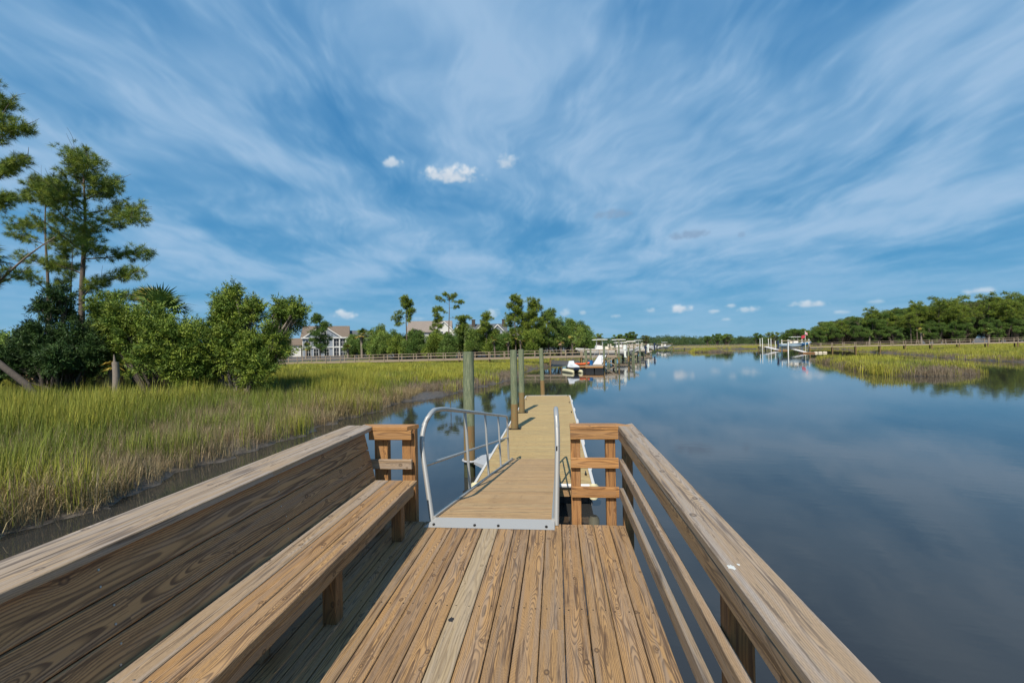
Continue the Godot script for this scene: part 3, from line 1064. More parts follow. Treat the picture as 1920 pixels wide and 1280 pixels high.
# ---------------------------------------------------------------- leaves, needles, fronds
func leaf(g: G, at: Vector3, dir: Vector3, length: float, width: float, col: Color) -> void:
	var side := dir.cross(Vector3(rng.randf() - 0.5, rng.randf() - 0.5, rng.randf() - 0.5)).normalized() * width * 0.5
	g.tri(at - side, at + dir * length, at + side, Vector3.UP, col)


func ball() -> Vector3:
	while true:
		var p := Vector3(rng.randf_range(-1, 1), rng.randf_range(-1, 1), rng.randf_range(-1, 1))
		if p.length_squared() < 1.0:
			return p
	return Vector3.ZERO


func shade_of(a := 0.8, b := 1.2) -> Color:
	var q := rng.randf_range(a, b)
	return Color(q * rng.randf_range(0.92, 1.08), q, q * rng.randf_range(0.85, 1.15))


func make_sprays() -> void:
	var g := G.new()
	for i in 46:          # cedar: short scales round a rising twig
		var t := rng.randf()
		var d := (ball() * 1.1 + Vector3(0, 0.75, 0)).normalized()
		leaf(g, Vector3(ball().x * 0.1, t * 0.34, ball().z * 0.1), d, rng.randf_range(0.06, 0.13), rng.randf_range(0.02, 0.034), shade_of(0.7, 1.25))
	spray["cedar"] = g.mesh()
	g = G.new()
	for i in 48:          # small broad leaves
		var p := ball() * Vector3(0.34, 0.22, 0.34)
		leaf(g, p, (p.normalized() + ball() + Vector3(0, 0.3, 0)).normalized(), rng.randf_range(0.06, 0.11), rng.randf_range(0.03, 0.05), shade_of())
	spray["broad"] = g.mesh()
	g = G.new()
	for i in 40:          # a tuft of long pine needles
		var d := (ball().normalized() + Vector3(0, 0.45, 0)).normalized()
		leaf(g, d * 0.02 + Vector3(0, rng.randf_range(-0.08, 0.04), 0), d, rng.randf_range(0.15, 0.25), 0.014, shade_of(0.75, 1.25))
	spray["pine"] = g.mesh()
	g = G.new()
	for i in 52:          # a bough of a tree far away
		var p := ball() * Vector3(1.0, 0.62, 1.0)
		leaf(g, p, (p + ball() + Vector3(0, 0.3, 0)).normalized(), rng.randf_range(0.2, 0.42), rng.randf_range(0.12, 0.2), shade_of(0.72, 1.25))
	spray["bough"] = g.mesh()
	g = G.new()
	for i in 60:          # a bough of a pine far away
		var p := ball() * Vector3(1.0, 0.4, 1.0)
		leaf(g, p, (ball() + Vector3(0, 0.6, 0)).normalized(), rng.randf_range(0.22, 0.4), rng.randf_range(0.05, 0.09), shade_of(0.72, 1.25))
	spray["pine_bough"] = g.mesh()
	# palmetto fan: stalk of 0.55 and a pleated fan round its end
	for kind in ["frond", "dead_frond"]:
		g = G.new()
		var droop := 0.28 if kind == "frond" else 0.7
		g.tube([Vector3.ZERO, Vector3(0, 0.3, 0.02), Vector3(0, 0.55, 0.06)], [0.016, 0.011, 0.008], 5, Color(0.8, 0.9, 0.6))
		var hub := Vector3(0, 0.55, 0.06)
		for i in 24:
			var a := lerpf(-2.2, 2.2, i / 23.0)
			var d := Vector3(sin(a), cos(a), 0.10 * cos(a * 3.0))
			var l := rng.randf_range(0.48, 0.62) * (1.0 - 0.12 * absf(a))
			var s := Vector3(cos(a), -sin(a), 0) * 0.026
			var m1 := hub + d * l * 0.55 + Vector3(0, 0, 0.05)
			var m2 := hub + d * l + Vector3(rng.randf_range(-0.03, 0.03), 0, -droop * l * 0.6)
			var col := shade_of(0.8, 1.2)
			g.quad(hub - s * 0.2, m1 - s, m1 + s, hub + s * 0.2, Vector3.BACK, col)
			g.tri(m1 - s, m2, m1 + s, Vector3.BACK, col)
		spray[kind] = g.mesh()


func turned(at: Vector3, dir: Vector3, size: float) -> Transform3D:
	var y := dir.normalized()
	var x := y.cross(Vector3(rng.randf() - 0.5, rng.randf() - 0.5, rng.randf() - 0.5)).normalized()
	return Transform3D(Basis(x, y, x.cross(y)).scaled_local(Vector3.ONE * size), at)


func tone(pal: Array) -> Color:
	var c: Color = pal[rng.randi() % pal.size()]
	var q := rng.randf_range(0.8, 1.25)
	return Color(c.r * q, c.g * q, c.b * q)


func limb(g: G, a: Vector3, b: Vector3, ra: float, rb: float, sag := 0.12, sides := 7) -> Array:
	var p := []
	var r := []
	var bend := ball() * (b - a).length() * sag
	for i in 6:
		var t := i / 5.0
		p.append(a.lerp(b, t) + bend * sin(t * PI) + ball() * ra * 0.3 * (0.0 if i == 0 or i == 5 else 1.0))
		r.append(lerpf(ra, rb, t))
	g.tube(p, r, sides, Color.WHITE, false)
	return p


# trunk and limbs under lobes of foliage: lobe = [centre from the base, radii, share of the sprays]
func leafy_tree(called: String, label: String, category: String, base: Vector3, lobes: Array, n: int, leaf_kind: String, size: float, pal: Array, bark: String, r0: float, group := "", gap := -0.15, starts := [Vector3.ZERO], turn := 0.0) -> Node3D:
	var t := thing(called, label, category, base, turn, group)
	var g := G.new()
	var total := 0.0
	for l in lobes:
		total += l[2]
	var xf := []
	var holes := noise(rng.randi() % 9999, 1.0, 2)
	var which := 0
	for l in lobes:
		var c: Vector3 = l[0]
		var rad: Vector3 = l[1]
		var s: Vector3 = starts[which % starts.size()]
		which += 1
		var stem := limb(g, s + Vector3(0, -0.3, 0), c, r0 * (1.0 if which <= starts.size() else 0.6), r0 * 0.22, 0.10)
		for i in (7 if lobes.size() < 9 else 3):
			var e := c + ball().normalized() * rad * 0.85
			limb(g, stem[2 + i % 4], e, r0 * 0.24, r0 * 0.05, 0.1, 5)
		var want := int(n * l[2] / total)
		var f := 1.9 / ((rad.x + rad.y + rad.z) / 3.0)
		var tries := 0
		while want > 0 and tries < n * 6:
			tries += 1
			var u := ball().normalized()
			var p := c + u * rad * pow(rng.randf(), 0.3)
			if holes.get_noise_3d(p.x * f, p.y * f, p.z * f) < gap or p.y + base.y < -1.0:
				continue
			want -= 1
			xf.append(turned(p, u / rad * rad.x + ball() * 0.6 + Vector3(0, 0.55, 0), size * rng.randf_range(0.7, 1.35)))
	part("trunk", g, M[bark], t)
	foliage("crown", t, leaf_kind, M.leaf, xf, pal)
	return t


# a big mass of foliage becomes many small uneven ones with gaps between them
func break_up(lobes: Array, per: int, small := 0.42) -> Array:
	var out := []
	for l in lobes:
		for i in per:
			var u := ball().normalized()
			u.y = u.y * 0.9 + 0.1
			var rad: Vector3 = l[1]
			var q := small * rng.randf_range(0.65, 1.25)
			out.append([l[0] + u * rad * rng.randf_range(0.45, 0.85), Vector3(rad.x * q, (rad.x + rad.y) * 0.5 * q * rng.randf_range(0.8, 1.5), rad.z * q), l[2] / per * rng.randf_range(0.7, 1.3)])
	return out


# limbs = [height where it leaves the trunk, tip from the base, thickness of its foliage, tufts]
func pine_tree(label: String, base: Vector3, h: float, r0: float, lean: Vector2, limbs: Array, pal: Array, tuft := 1.0, group := "", kind := "pine") -> Node3D:
	var t := thing("pine_tree", label, "tree", base, 0.0, group)
	var g := G.new()
	var p := []
	var r := []
	var wob := rng.randf() * 9.0
	for i in 13:
		var y := h * i / 12.0
		p.append(Vector3(lean.x * y + 0.012 * h * sin(y * 0.5 + wob) * smoothstep(0, h, y), y - (0.4 if i == 0 else 0.0), lean.y * y))
		r.append(r0 * (1.0 - 0.88 * i / 12.0))
	g.tube(p, r, 10, Color.WHITE, false)
	var xf := []
	for l in limbs:
		var a := Vector3(lean.x * l[0], l[0], lean.y * l[0])
		var b: Vector3 = l[1]
		var q := limb(g, a, b, r0 * 0.3 * (1.0 - 0.5 * l[0] / h), r0 * 0.06, 0.08, 6)
		var thick: float = l[2]
		var span := (b - a).length()
		for i in int(l[3] * (1.4 if kind == "pine" and tuft < 1.3 else 2.2)):
			var s := pow(rng.randf(), 0.6)
			s = lerpf(0.35, 1.05, s)
			var on: Vector3 = a.lerp(b, minf(s, 1.0))
			var k := mini(int(s * 5.0), 4)
			on = on.lerp(q[k], 0.5)
			var e := on + ball() * Vector3(thick, thick * 0.72, thick) * (0.5 + 0.5 * s)
			xf.append(turned(e, (e - on) + Vector3(0, 0.3 * thick, 0) + (b - a).normalized() * 0.2, tuft * rng.randf_range(0.75, 1.3)))
		for i in 5:
			var on: Vector3 = q[1 + i % 5]
			limb(g, on, on + (ball() + (b - a).normalized()) * thick * 0.8 + Vector3(0, 0.2 * thick, 0), r0 * 0.07, r0 * 0.03, 0.1, 4)
	part("trunk", g, M.bark, t)
	foliage("crown", t, kind, M.needle, xf, pal)
	return t


func random_limbs(h: float, from: float, count: int, reach: float, thick: float, tufts: int) -> Array:
	var out := []
	for i in count:
		var y := lerpf(from, 0.98, pow((i + rng.randf()) / count, 0.9)) * h
		var a := rng.randf() * TAU
		var s := reach * (1.0 - 0.55 * smoothstep(from * h, h, y)) * rng.randf_range(0.6, 1.15)
		out.append([y, Vector3(cos(a) * s, y + s * rng.randf_range(0.05, 0.4), sin(a) * s), thick * rng.randf_range(0.8, 1.2), tufts])
	return out


func palm_tree(label: String, base: Vector3, h: float, size: float, fronds: int, dead: int, group := "", bark := "grey_bark") -> Node3D:
	var t := thing("palmetto_palm", label, "palm", base, 0.0, group)
	var g := G.new()
	var top := Vector3(rng.randf_range(-0.2, 0.2), h, rng.randf_range(-0.2, 0.2))
	g.tube([Vector3(0, -0.4, 0), top * 0.3, top * 0.7, top], [0.19 * size, 0.16 * size, 0.16 * size, 0.2 * size], 9)
	part("trunk", g, M[bark], t)
	for i in fronds + dead:
		var old := i >= fronds
		var a := rng.randf() * TAU
		var e := rng.randf_range(-0.5, 1.35) if not old else rng.randf_range(-1.3, -0.7)
		var d := Vector3(cos(a) * cos(e), sin(e), sin(a) * cos(e))
		var o := part("frond" if not old else "dead_frond", spray["dead_frond" if old else "frond"], M.frond_dead if old else (M.frond_green if rng.randf() > 0.12 else M.frond_yellow), t)
		var up := (Vector3.UP + ball() * 0.25 - d * d.dot(Vector3.UP)).normalized()
		var x := d.cross(up).normalized()
		o.transform = Transform3D(Basis(x, d, x.cross(d)).scaled_local(Vector3.ONE * size * rng.randf_range(0.85, 1.2)), top)
	return t


# ---------------------------------------------------------------- left bank
const CEDAR_DARK := [Color(0.042, 0.085, 0.022), Color(0.06, 0.11, 0.026), Color(0.03, 0.06, 0.018)]
const CEDAR := [Color(0.15, 0.215, 0.03), Color(0.20, 0.255, 0.036), Color(0.10, 0.16, 0.027)]
const LIGHT := [Color(0.14, 0.22, 0.038), Color(0.18, 0.25, 0.05), Color(0.10, 0.165, 0.034)]
const PINE := [Color(0.17, 0.23, 0.03), Color(0.22, 0.27, 0.035), Color(0.11, 0.17, 0.028)]
const OAK := [Color(0.095, 0.165, 0.032), Color(0.13, 0.20, 0.042), Color(0.065, 0.125, 0.027)]


func build_left_bank() -> void:
	for f in [["frond_green", lin(0.14, 0.20, 0.045)], ["frond_yellow", lin(0.34, 0.25, 0.05)], ["frond_dead", lin(0.36, 0.25, 0.14)]]:
		var m: StandardMaterial3D = M.frond.duplicate()
		m.resource_name = f[0]
		m.albedo_color = f[1]
		M[f[0]] = m
	var y := -1.05
	# tall pines
	var b := Vector3(-31.1, y, -27)
	var tips := [[15.0, -30.9, 15.6, 0.5, 0.9, 80], [14.3, -29.3, 14.7, 1.0, 0.9, 90], [14.2, -32.2, 14.6, -0.6, 0.9, 80], [13.5, -30.6, 14.0, -1.5, 1.0, 90], [13.2, -28.3, 13.4, 0.4, 0.8, 85], [12.6, -33.0, 13.6, 0.5, 0.8, 80], [12.3, -27.4, 12.0, -0.6, 0.8, 90], [11.9, -30.5, 12.4, 1.7, 1.0, 90], [11.0, -26.3, 11.1, 0.3, 0.75, 95], [11.2, -34.4, 13.7, 0.4, 0.7, 85], [10.4, -29.0, 10.7, 1.5, 0.9, 80], [10.3, -32.5, 10.4, -1.0, 0.8, 60], [9.4, -26.6, 9.0, -0.4, 0.7, 80], [9.0, -28.4, 9.4, 1.3, 0.8, 70], [8.4, -33.2, 8.4, 0.2, 0.6, 50], [7.8, -26.4, 7.6, 0.4, 0.6, 75], [6.8, -28.9, 7.1, 0.6, 0.6, 45], [6.6, -25.3, 6.0, 0.2, 0.55, 90], [9.9, -31.8, 10.9, 1.9, 0.9, 60], [13.0, -31.4, 13.0, 1.4, 1.0, 80]]
	var limbs := []
	for l in tips:
		limbs.append([l[0] - 0.5, Vector3(l[1] - b.x, l[2] - b.y - 0.75, l[3]), l[4] * 1.15, l[5]])
	pine_tree("tall dark-trunked pine with a layered crown behind the left cedars", b, 15.4, 0.24, Vector2(0.02, 0), limbs, PINE, 1.25)
	b = Vector3(-36.0, y, -29)
	limbs = []
	for l in [[13.8, -36.0, 14.6, 0.3, 0.7, 50], [13.4, -37.6, 13.6, 0.4, 0.6, 50], [13.2, -34.8, 13.3, 0.5, 0.6, 50], [12.2, -35.0, 12.0, -0.6, 0.6, 40], [11.6, -38.4, 11.7, 0.2, 0.7, 55], [10.4, -37.9, 11.0, 0.8, 0.6, 45], [10.2, -34.6, 10.4, 0.3, 0.6, 40], [9.0, -37.6, 9.4, 0.5, 0.6, 36], [8.4, -34.4, 8.6, 0.5, 0.5, 30], [7.2, -36.8, 8.0, 0.8, 0.6, 34], [6.6, -34.9, 7.1, 0.2, 0.5, 26]]:
		limbs.append([l[0], Vector3(l[1] - b.x, l[2] - b.y - 0.7, l[3]), l[4] * 1.15, l[5]])
	pine_tree("slender open-crowned pine left of the tall dark-trunked pine", b, 14.6, 0.17, Vector2.ZERO, limbs, PINE, 1.2)
	b = Vector3(-36.5, y, -31)
	pine_tree("thin young pine trunk between the two tall pines", b, 11.3, 0.11, Vector2(0.01, 0), random_limbs(11.3, 0.55, 9, 1.3, 0.5, 22), PINE, 1.2)
	b = Vector3(-31.6, y, -22)
	limbs = []
	for l in [[15.0, -29.4, 15.6, 0.0, 0.6, 70], [14.0, -28.0, 14.1, 0.2, 0.55, 80], [13.8, -29.3, 14.5, 0.5, 0.6, 60], [12.0, -28.3, 12.4, 0.1, 0.5, 75], [11.8, -29.9, 12.2, -0.5, 0.5, 50], [10.3, -29.0, 10.2, 0.2, 0.5, 65], [9.5, -30.2, 9.6, 0.5, 0.5, 45], [6.3, -29.0, 6.3, -0.3, 0.5, 20], [16.5, -31.0, 17.0, 0.0, 0.8, 60], [15.8, -33.4, 16.0, 0.4, 0.8, 60], [5.9, -28.3, 6.1, 1.0, 0.4, 16]]:
		limbs.append([l[0], Vector3(l[1] - b.x, l[2] - b.y, l[3]), l[4], l[5]])
	var edge := pine_tree("pine at the left edge reaching its boughs into view", b, 18.0, 0.24, Vector2.ZERO, limbs, PINE, 1.2)
	var g := G.new()
	var q := limb(g, Vector3(0.1, 5.6, 0.3), Vector3(3.4, 7.3, 0.8), 0.07, 0.05, 0.03)
	limb(g, q[5], Vector3(6.0, 8.7, 1.0), 0.05, 0.02, 0.05)
	for i in 26:
		var on: Vector3 = q[5].lerp(Vector3(6.0, 8.7, 1.0), rng.randf_range(-0.5, 0.9))
		limb(g, on, on + Vector3(rng.randf_range(-0.3, 0.5), rng.randf_range(-0.1, 0.6), rng.randf_range(-0.4, 0.4)), 0.012, 0.004, 0.1, 4)
	part("dead_limb", g, M.grey_bark, edge)
	palm_tree("palmetto at the left edge with hanging fronds", Vector3(-29.6, y, -20.6), 7.5, 1.35, 18, 9, "", "dark_bark")
	# trunk leaning out of the picture
	var t := thing("leaning_trunk", "dark bare trunk leaning left at the foot of the dark cedar", "tree trunk", Vector3(-25.4, y, -20.2))
	g = G.new()
	g.tube([Vector3(0.25, -0.5, 0), Vector3(0, 0.15, 0), Vector3(-0.85, 1.2, 0.05), Vector3(-2.0, 2.05, 0.1), Vector3(-3.4, 3.0, 0.0), Vector3(-5.2, 4.6, -0.2)], [0.2, 0.17, 0.155, 0.145, 0.13, 0.1], 9)
	part("trunk", g, M.dark_bark, t)
	leafy_tree("cedar_tree", "dense dark cedar, darkest tree on the left bank", "tree", Vector3(-27.1, y, -22.4), break_up([[Vector3(0.0, 3.1, 0), Vector3(1.6, 2.4, 1.3), 3.0], [Vector3(-1.7, 2.3, 0.2), Vector3(1.35, 1.4, 1.1), 1.6], [Vector3(1.3, 2.2, 0.3), Vector3(1.05, 1.4, 1.0), 1.5], [Vector3(-0.2, 5.2, 0.0), Vector3(0.8, 1.1, 0.7), 0.7], [Vector3(-2.3, 3.4, -0.2), Vector3(0.8, 0.9, 0.8), 0.6]], 7), 2600, "cedar", 1.3, CEDAR_DARK, "dark_bark", 0.17, "", -0.2, [Vector3.ZERO, Vector3(0.7, 0, 0.2), Vector3(-0.4, 0, 0)])
	leafy_tree("cedar_tree", "loose light green cedar with leaning stem in the middle of the left bank", "tree", Vector3(-23.4, y, -24), break_up([[Vector3(-1.6, 3.4, 0), Vector3(1.6, 1.7, 1.3), 1.6], [Vector3(-2.6, 5.1, 0), Vector3(0.9, 0.9, 0.8), 0.6], [Vector3(0.5, 3.3, 0.2), Vector3(1.7, 1.6, 1.4), 1.8], [Vector3(2.4, 2.5, 0), Vector3(1.5, 1.5, 1.2), 1.4], [Vector3(1.0, 1.9, 0.6), Vector3(1.7, 1.0, 1.0), 1.0], [Vector3(3.2, 1.6, 0.4), Vector3(1.0, 1.2, 0.9), 0.7]], 6), 2300, "cedar", 1.55, CEDAR, "dark_bark", 0.13, "", 0.0, [Vector3(0.6, 0, 0), Vector3(0.5, 0, 0.1), Vector3(0.9, 0, 0)])
	leafy_tree("cedar_tree", "windswept cedar with pointed sprays, last tree before the open marsh", "tree", Vector3(-18.2, y, -25), break_up([[Vector3(-0.6, 3.6, 0), Vector3(1.6, 1.7, 1.3), 1.8], [Vector3(-0.9, 5.3, 0), Vector3(0.6, 0.9, 0.6), 0.4], [Vector3(2.0, 3.7, 0.1), Vector3(1.25, 1.5, 1.1), 1.3], [Vector3(2.9, 4.8, 0), Vector3(0.55, 0.7, 0.5), 0.3], [Vector3(1.6, 1.9, 0.4), Vector3(1.7, 1.2, 1.2), 1.5], [Vector3(-1.8, 2.4, 0.2), Vector3(1.3, 1.5, 1.1), 1.2], [Vector3(0.2, 2.6, 0.7), Vector3(1.5, 1.2, 0.9), 1.1], [Vector3(0.7, 4.6, 0.1), Vector3(0.7, 0.8, 0.6), 0.4], [Vector3(-0.5, 5.9, 0.0), Vector3(0.28, 0.8, 0.28), 0.14], [Vector3(3.4, 5.0, 0.0), Vector3(0.3, 0.75, 0.25), 0.12], [Vector3(-1.5, 5.5, 0.1), Vector3(0.25, 0.6, 0.25), 0.1], [Vector3(2.4, 5.1, 0.1), Vector3(0.25, 0.6, 0.25), 0.1]], 5), 2500, "cedar", 1.55, CEDAR, "grey_bark", 0.14, "", 0.0, [Vector3.ZERO, Vector3(0.3, 0, 0.2), Vector3(-0.6, 0, 0.1)])
	# dead twigs at the foot of the last cedar
	t = thing("fallen_branch", "tangle of bare grey twigs under the last cedar", "branch", Vector3(-18.6, y, -22.9))
	g = G.new()
	for i in 26:
		var a := Vector3(rng.randf_range(-1.0, 1.0), rng.randf_range(-0.1, 0.3), rng.randf_range(-0.4, 0.4))
		limb(g, a, a + Vector3(rng.randf_range(-0.9, 1.4), rng.randf_range(-0.1, 0.8), rng.randf_range(-0.6, 0.6)), 0.018, 0.005, 0.15, 5)
	part("twigs", g, M.grey_bark, t)
	# broken trunk
	t = thing("broken_stump", "pale grey broken tree stump standing between two cedars", "stump", Vector3(-23.1, y, -21.8))
	g = G.new()
	g.tube([Vector3(0, -0.3, 0), Vector3(0.0, 0.6, 0), Vector3(0.02, 1.5, 0), Vector3(-0.02, 2.2, 0)], [0.19, 0.165, 0.155, 0.15], 11)
	g.tube([Vector3(-0.06, 2.15, 0), Vector3(-0.08, 2.6, 0.02)], [0.08, 0.02], 6)
	part("trunk", g, M.grey_bark, t)
	palm_tree("palmetto with yellow and dead fronds rising above the cedars", Vector3(-25.2, y, -26.6), 4.9, 1.75, 30, 8)
	palm_tree("low palmetto in the shade right of the dark cedar", Vector3(-25.2, y, -23.6), 1.7, 1.2, 16, 5)
	palm_tree("squat palmetto behind the dark cedar at the left edge", Vector3(-31.5, y, -24), 2.2, 1.4, 18, 6)
	# the wood behind
	var back := "bushy trees behind the left cedars"
	for s in [[-50, -37, 5.4, 3.4], [-45, -41, 5.6, 3.6], [-41, -38, 5.2, 3.2], [-36.5, -40, 4.6, 3.0], [-33.5, -37, 4.4, 2.8], [-30.5, -40, 3.8, 2.6], [-27, -38, 3.0, 2.3], [-38, -33, 4.4, 2.4], [-34, -31, 3.4, 2.0]]:
		var h: float = s[2]
		var w: float = s[3]
		leafy_tree("bushy_tree", "leafy green tree in the thicket behind the left cedars", "tree", Vector3(s[0], y, s[1]), break_up([[Vector3(0, h * 0.62, 0), Vector3(w * 0.8, h * 0.42, w * 0.7), 2.0], [Vector3(-w * 0.5, h * 0.45, 0.3), Vector3(w * 0.55, h * 0.38, w * 0.5), 1.0], [Vector3(w * 0.5, h * 0.4, 0.3), Vector3(w * 0.55, h * 0.36, w * 0.5), 1.0]], 4), 620, "broad", 1.8, LIGHT if rng.randf() > 0.4 else CEDAR, "bark", 0.13, back, -0.12)


# ---------------------------------------------------------------- grass
func blade(g: G, at: Vector3, away: Vector3, h: float, bend: float, w: float, col: Color) -> void:
	var side := away.cross(Vector3.UP).normalized() * w * 0.5
	var m := at + Vector3(0, h * 0.55, 0) + away * bend * 0.3
	var e := at + Vector3(0, h * (1.0 - 0.25 * bend), 0) + away * bend
	g.quad(at - side, m - side * 0.9, m + side * 0.9, at + side, away, col)
	g.tri(m - side * 0.9, e, m + side * 0.9, away, col)


func tuft(count: int, spread: float, h0: float, h1: float, bend: float, w: float, a: Color, b: Color) -> ArrayMesh:
	var g := G.new()
	for i in count:
		var p := Vector3(rng.randf_range(-1, 1), 0, rng.randf_range(-1, 1)) * spread
		var t := rng.randf() * TAU
		blade(g, p, Vector3(cos(t), 0, sin(t)), rng.randf_range(h0, h1), bend * rng.randf_range(0.2, 1.0), w * rng.randf_range(0.7, 1.3), a.lerp(b, rng.randf()) * rng.randf_range(0.8, 1.2))
	return g.mesh()


func build_grass() -> void:
	var live := tuft(15, 0.2, 0.6, 1.1, 0.3, 0.011, Color(1, 1, 1), Color(0.75, 0.9, 0.7))
	var dead := tuft(17, 0.22, 0.35, 0.85, 0.32, 0.008, Color(0.17, 0.13, 0.075), Color(0.29, 0.23, 0.13))
	var mat := tuft(20, 0.25, 0.35, 0.75, 0.65, 0.009, Color(0.33, 0.255, 0.13), Color(0.21, 0.165, 0.085))
	var far_live := tuft(16, 0.34, 0.6, 1.08, 0.3, 0.03, Color(1, 1, 1), Color(0.75, 0.9, 0.7))
	var far_dead := tuft(15, 0.34, 0.3, 0.7, 0.25, 0.024, Color(0.15, 0.12, 0.085), Color(0.25, 0.20, 0.135))
	var patch := noise(131, 0.11, 3)
	var straw := noise(137, 0.07, 2)
	# [label, x from, x to, z near, z far, per square metre, scale, near?, bare rim, hue]
	var zones := [
		["tall green and straw-coloured cordgrass on the near left bank", -34.0, -9.5, 2.0, -32.0, 52.0, 1.06, true, 0.45, 0],
		["yellow-green cordgrass on the wide marsh before the left boardwalk", -62.0, -1.0, -32.0, -84.0, 17.0, 0.82, false, 0.5, 1],
		["cordgrass along the far left shore behind the boats", -6.0, 60.0, -84.0, -275.0, 2.2, 0.95, false, 0.3, 1],
		["yellow cordgrass on the broad marsh at the right", 58.0, 190.0, -44.0, -190.0, 5.5, 0.86, false, 0.3, 2],
		["golden cordgrass on the island in the creek at the right", 29.0, 46.0, -43.0, -78.0, 20.0, 0.95, false, 0.15, 2],
		["cordgrass on the small far island in mid creek", 43.0, 62.0, -151.0, -179.0, 7.0, 1.0, false, 0.2, 2],
		["cordgrass on the far shore of the creek", 48.0, 150.0, -190.0, -290.0, 2.0, 0.95, false, 0.3, 2]]
	for zn in zones:
		var xl := []
		var cl := []
		var xd := []
		var cd := []
		var xm := []
		var cm := []
		var count := int((zn[2] - zn[1]) * (zn[3] - zn[4]) * zn[5])
		for i in count:
			var x := rng.randf_range(zn[1], zn[2])
			var z := rng.randf_range(zn[4], zn[3])
			if x < z * 1.55 - 3.0 or x > 12.0 - z * 1.02:
				continue       # far outside any view from near the dock
			if not zn[7] and zn[9] == 1 and z > -84.0 and x < -16.0 and z > -33.0:
				continue
			var d := into_water(x, z)
			var l := -d
			if l < zn[8] * rng.randf_range(0.5, 1.2) or (zn[2] < 50.0 and zn[1] > 25.0 and l > 20.0) or (zn[9] == 1 and z < -84.0 and l > 16.0):
				continue
			if zn[9] == 2 and x > 58.0 and into_isle(x, z):
				continue
			var y := land(x, z, d)
			var q := patch.get_noise_2d(x, z)
			var st := straw.get_noise_2d(x + 50.0, z)
			var s: float = zn[6] * rng.randf_range(0.65, 1.25) * (1.0 + (0.6 if zn[7] else 0.35) * q)
			var rim := smoothstep(4.0, 0.5, l)
			if zn[9] == 1:
				s *= lerpf(1.0, 0.6, smoothstep(-50.0, -66.0, z))
			elif zn[9] == 2 and x > 58.0:
				s *= lerpf(1.0, 0.72, smoothstep(-85.0, -110.0, z))
			if zn[7]:
				s *= lerpf(1.0, 0.8, rim)
			var f := Transform3D(Basis(Vector3.UP, rng.randf() * TAU).scaled_local(Vector3(s, s * rng.randf_range(0.85, 1.15), s)), Vector3(x, y - 0.02, z))
			var pick := rng.randf()
			var dead_share := (0.43 if zn[7] else 0.38) + 0.35 * rim - 0.95 * q
			var mat_share := clampf((st + 0.06) * 2.2, 0.04, 0.6) if zn[7] else 0.0
			if pick < mat_share:
				xm.append(f)
				cm.append(shade_of(0.75, 1.25))
			elif pick < mat_share + dead_share * (1.0 - mat_share):
				xd.append(f)
				cd.append(shade_of(0.7, 1.2))
			else:
				xl.append(f)
				var c := Color(0.165, 0.195, 0.03).lerp(Color(0.38, 0.33, 0.055), clampf(0.35 + q * 1.3 + rng.randf_range(-0.3, 0.3) + (0.25 if zn[9] == 2 else (0.12 if zn[9] == 1 else -0.16)), 0.0, 1.0))
				cl.append(c * rng.randf_range(0.68, 1.15))
		var near: bool = zn[7]
		var a := multi(numbered("marsh_grass"), self, live if near else far_live, M.blade, xl, cl)
		stuff(a, zn[0])
		var b := multi(numbered("dead_marsh_grass"), self, dead if near else far_dead, M.blade, xd, cd)
		stuff(b, "short grey-brown dead stems among the " + zn[0].trim_prefix("tall green and straw-coloured "))
		if xm.size():
			stuff(multi(numbered("matted_marsh_grass"), self, mat, M.blade, xm, cm), "matted tan dead grass lying in swirls on the near left bank")


func into_isle(x: float, z: float) -> bool:
	return edge_distance(Vector2(x, z), creek) > 0.0


func stuff(o: Node, label: String) -> void:
	o.set_meta("kind", "stuff")
	o.set_meta("label", label)
	o.set_meta("category", "grass")


# ---------------------------------------------------------------- houses and trees beyond the left boardwalk
func opening(parent: Node3D, x: float, y: float, w: float, h: float, z: float, frame := "house_white", glass := "dark_glass") -> void:
	var g := G.new()
	for sx in [-1, 1]:
		g.box(Vector3(x + sx * (w * 0.5 + 0.05), y, z + 0.03), Vector3(0.1, h + 0.2, 0.1))
		g.box(Vector3(x, y + sx * (h * 0.5 + 0.05), z + 0.03), Vector3(w, 0.1, 0.1))
	var f := part("window", g, M[frame], parent)
	g = G.new()
	g.box(Vector3(x, y, z + 0.012), Vector3(w, h, 0.02))
	part("pane", g, M[glass], f)
	g = G.new()
	g.box(Vector3(x, y, z + 0.04), Vector3(0.06, h, 0.03))
	g.box(Vector3(x, y + 0.1, z + 0.042), Vector3(w, 0.06, 0.03))
	part("glazing_bar", g, M[frame], f)


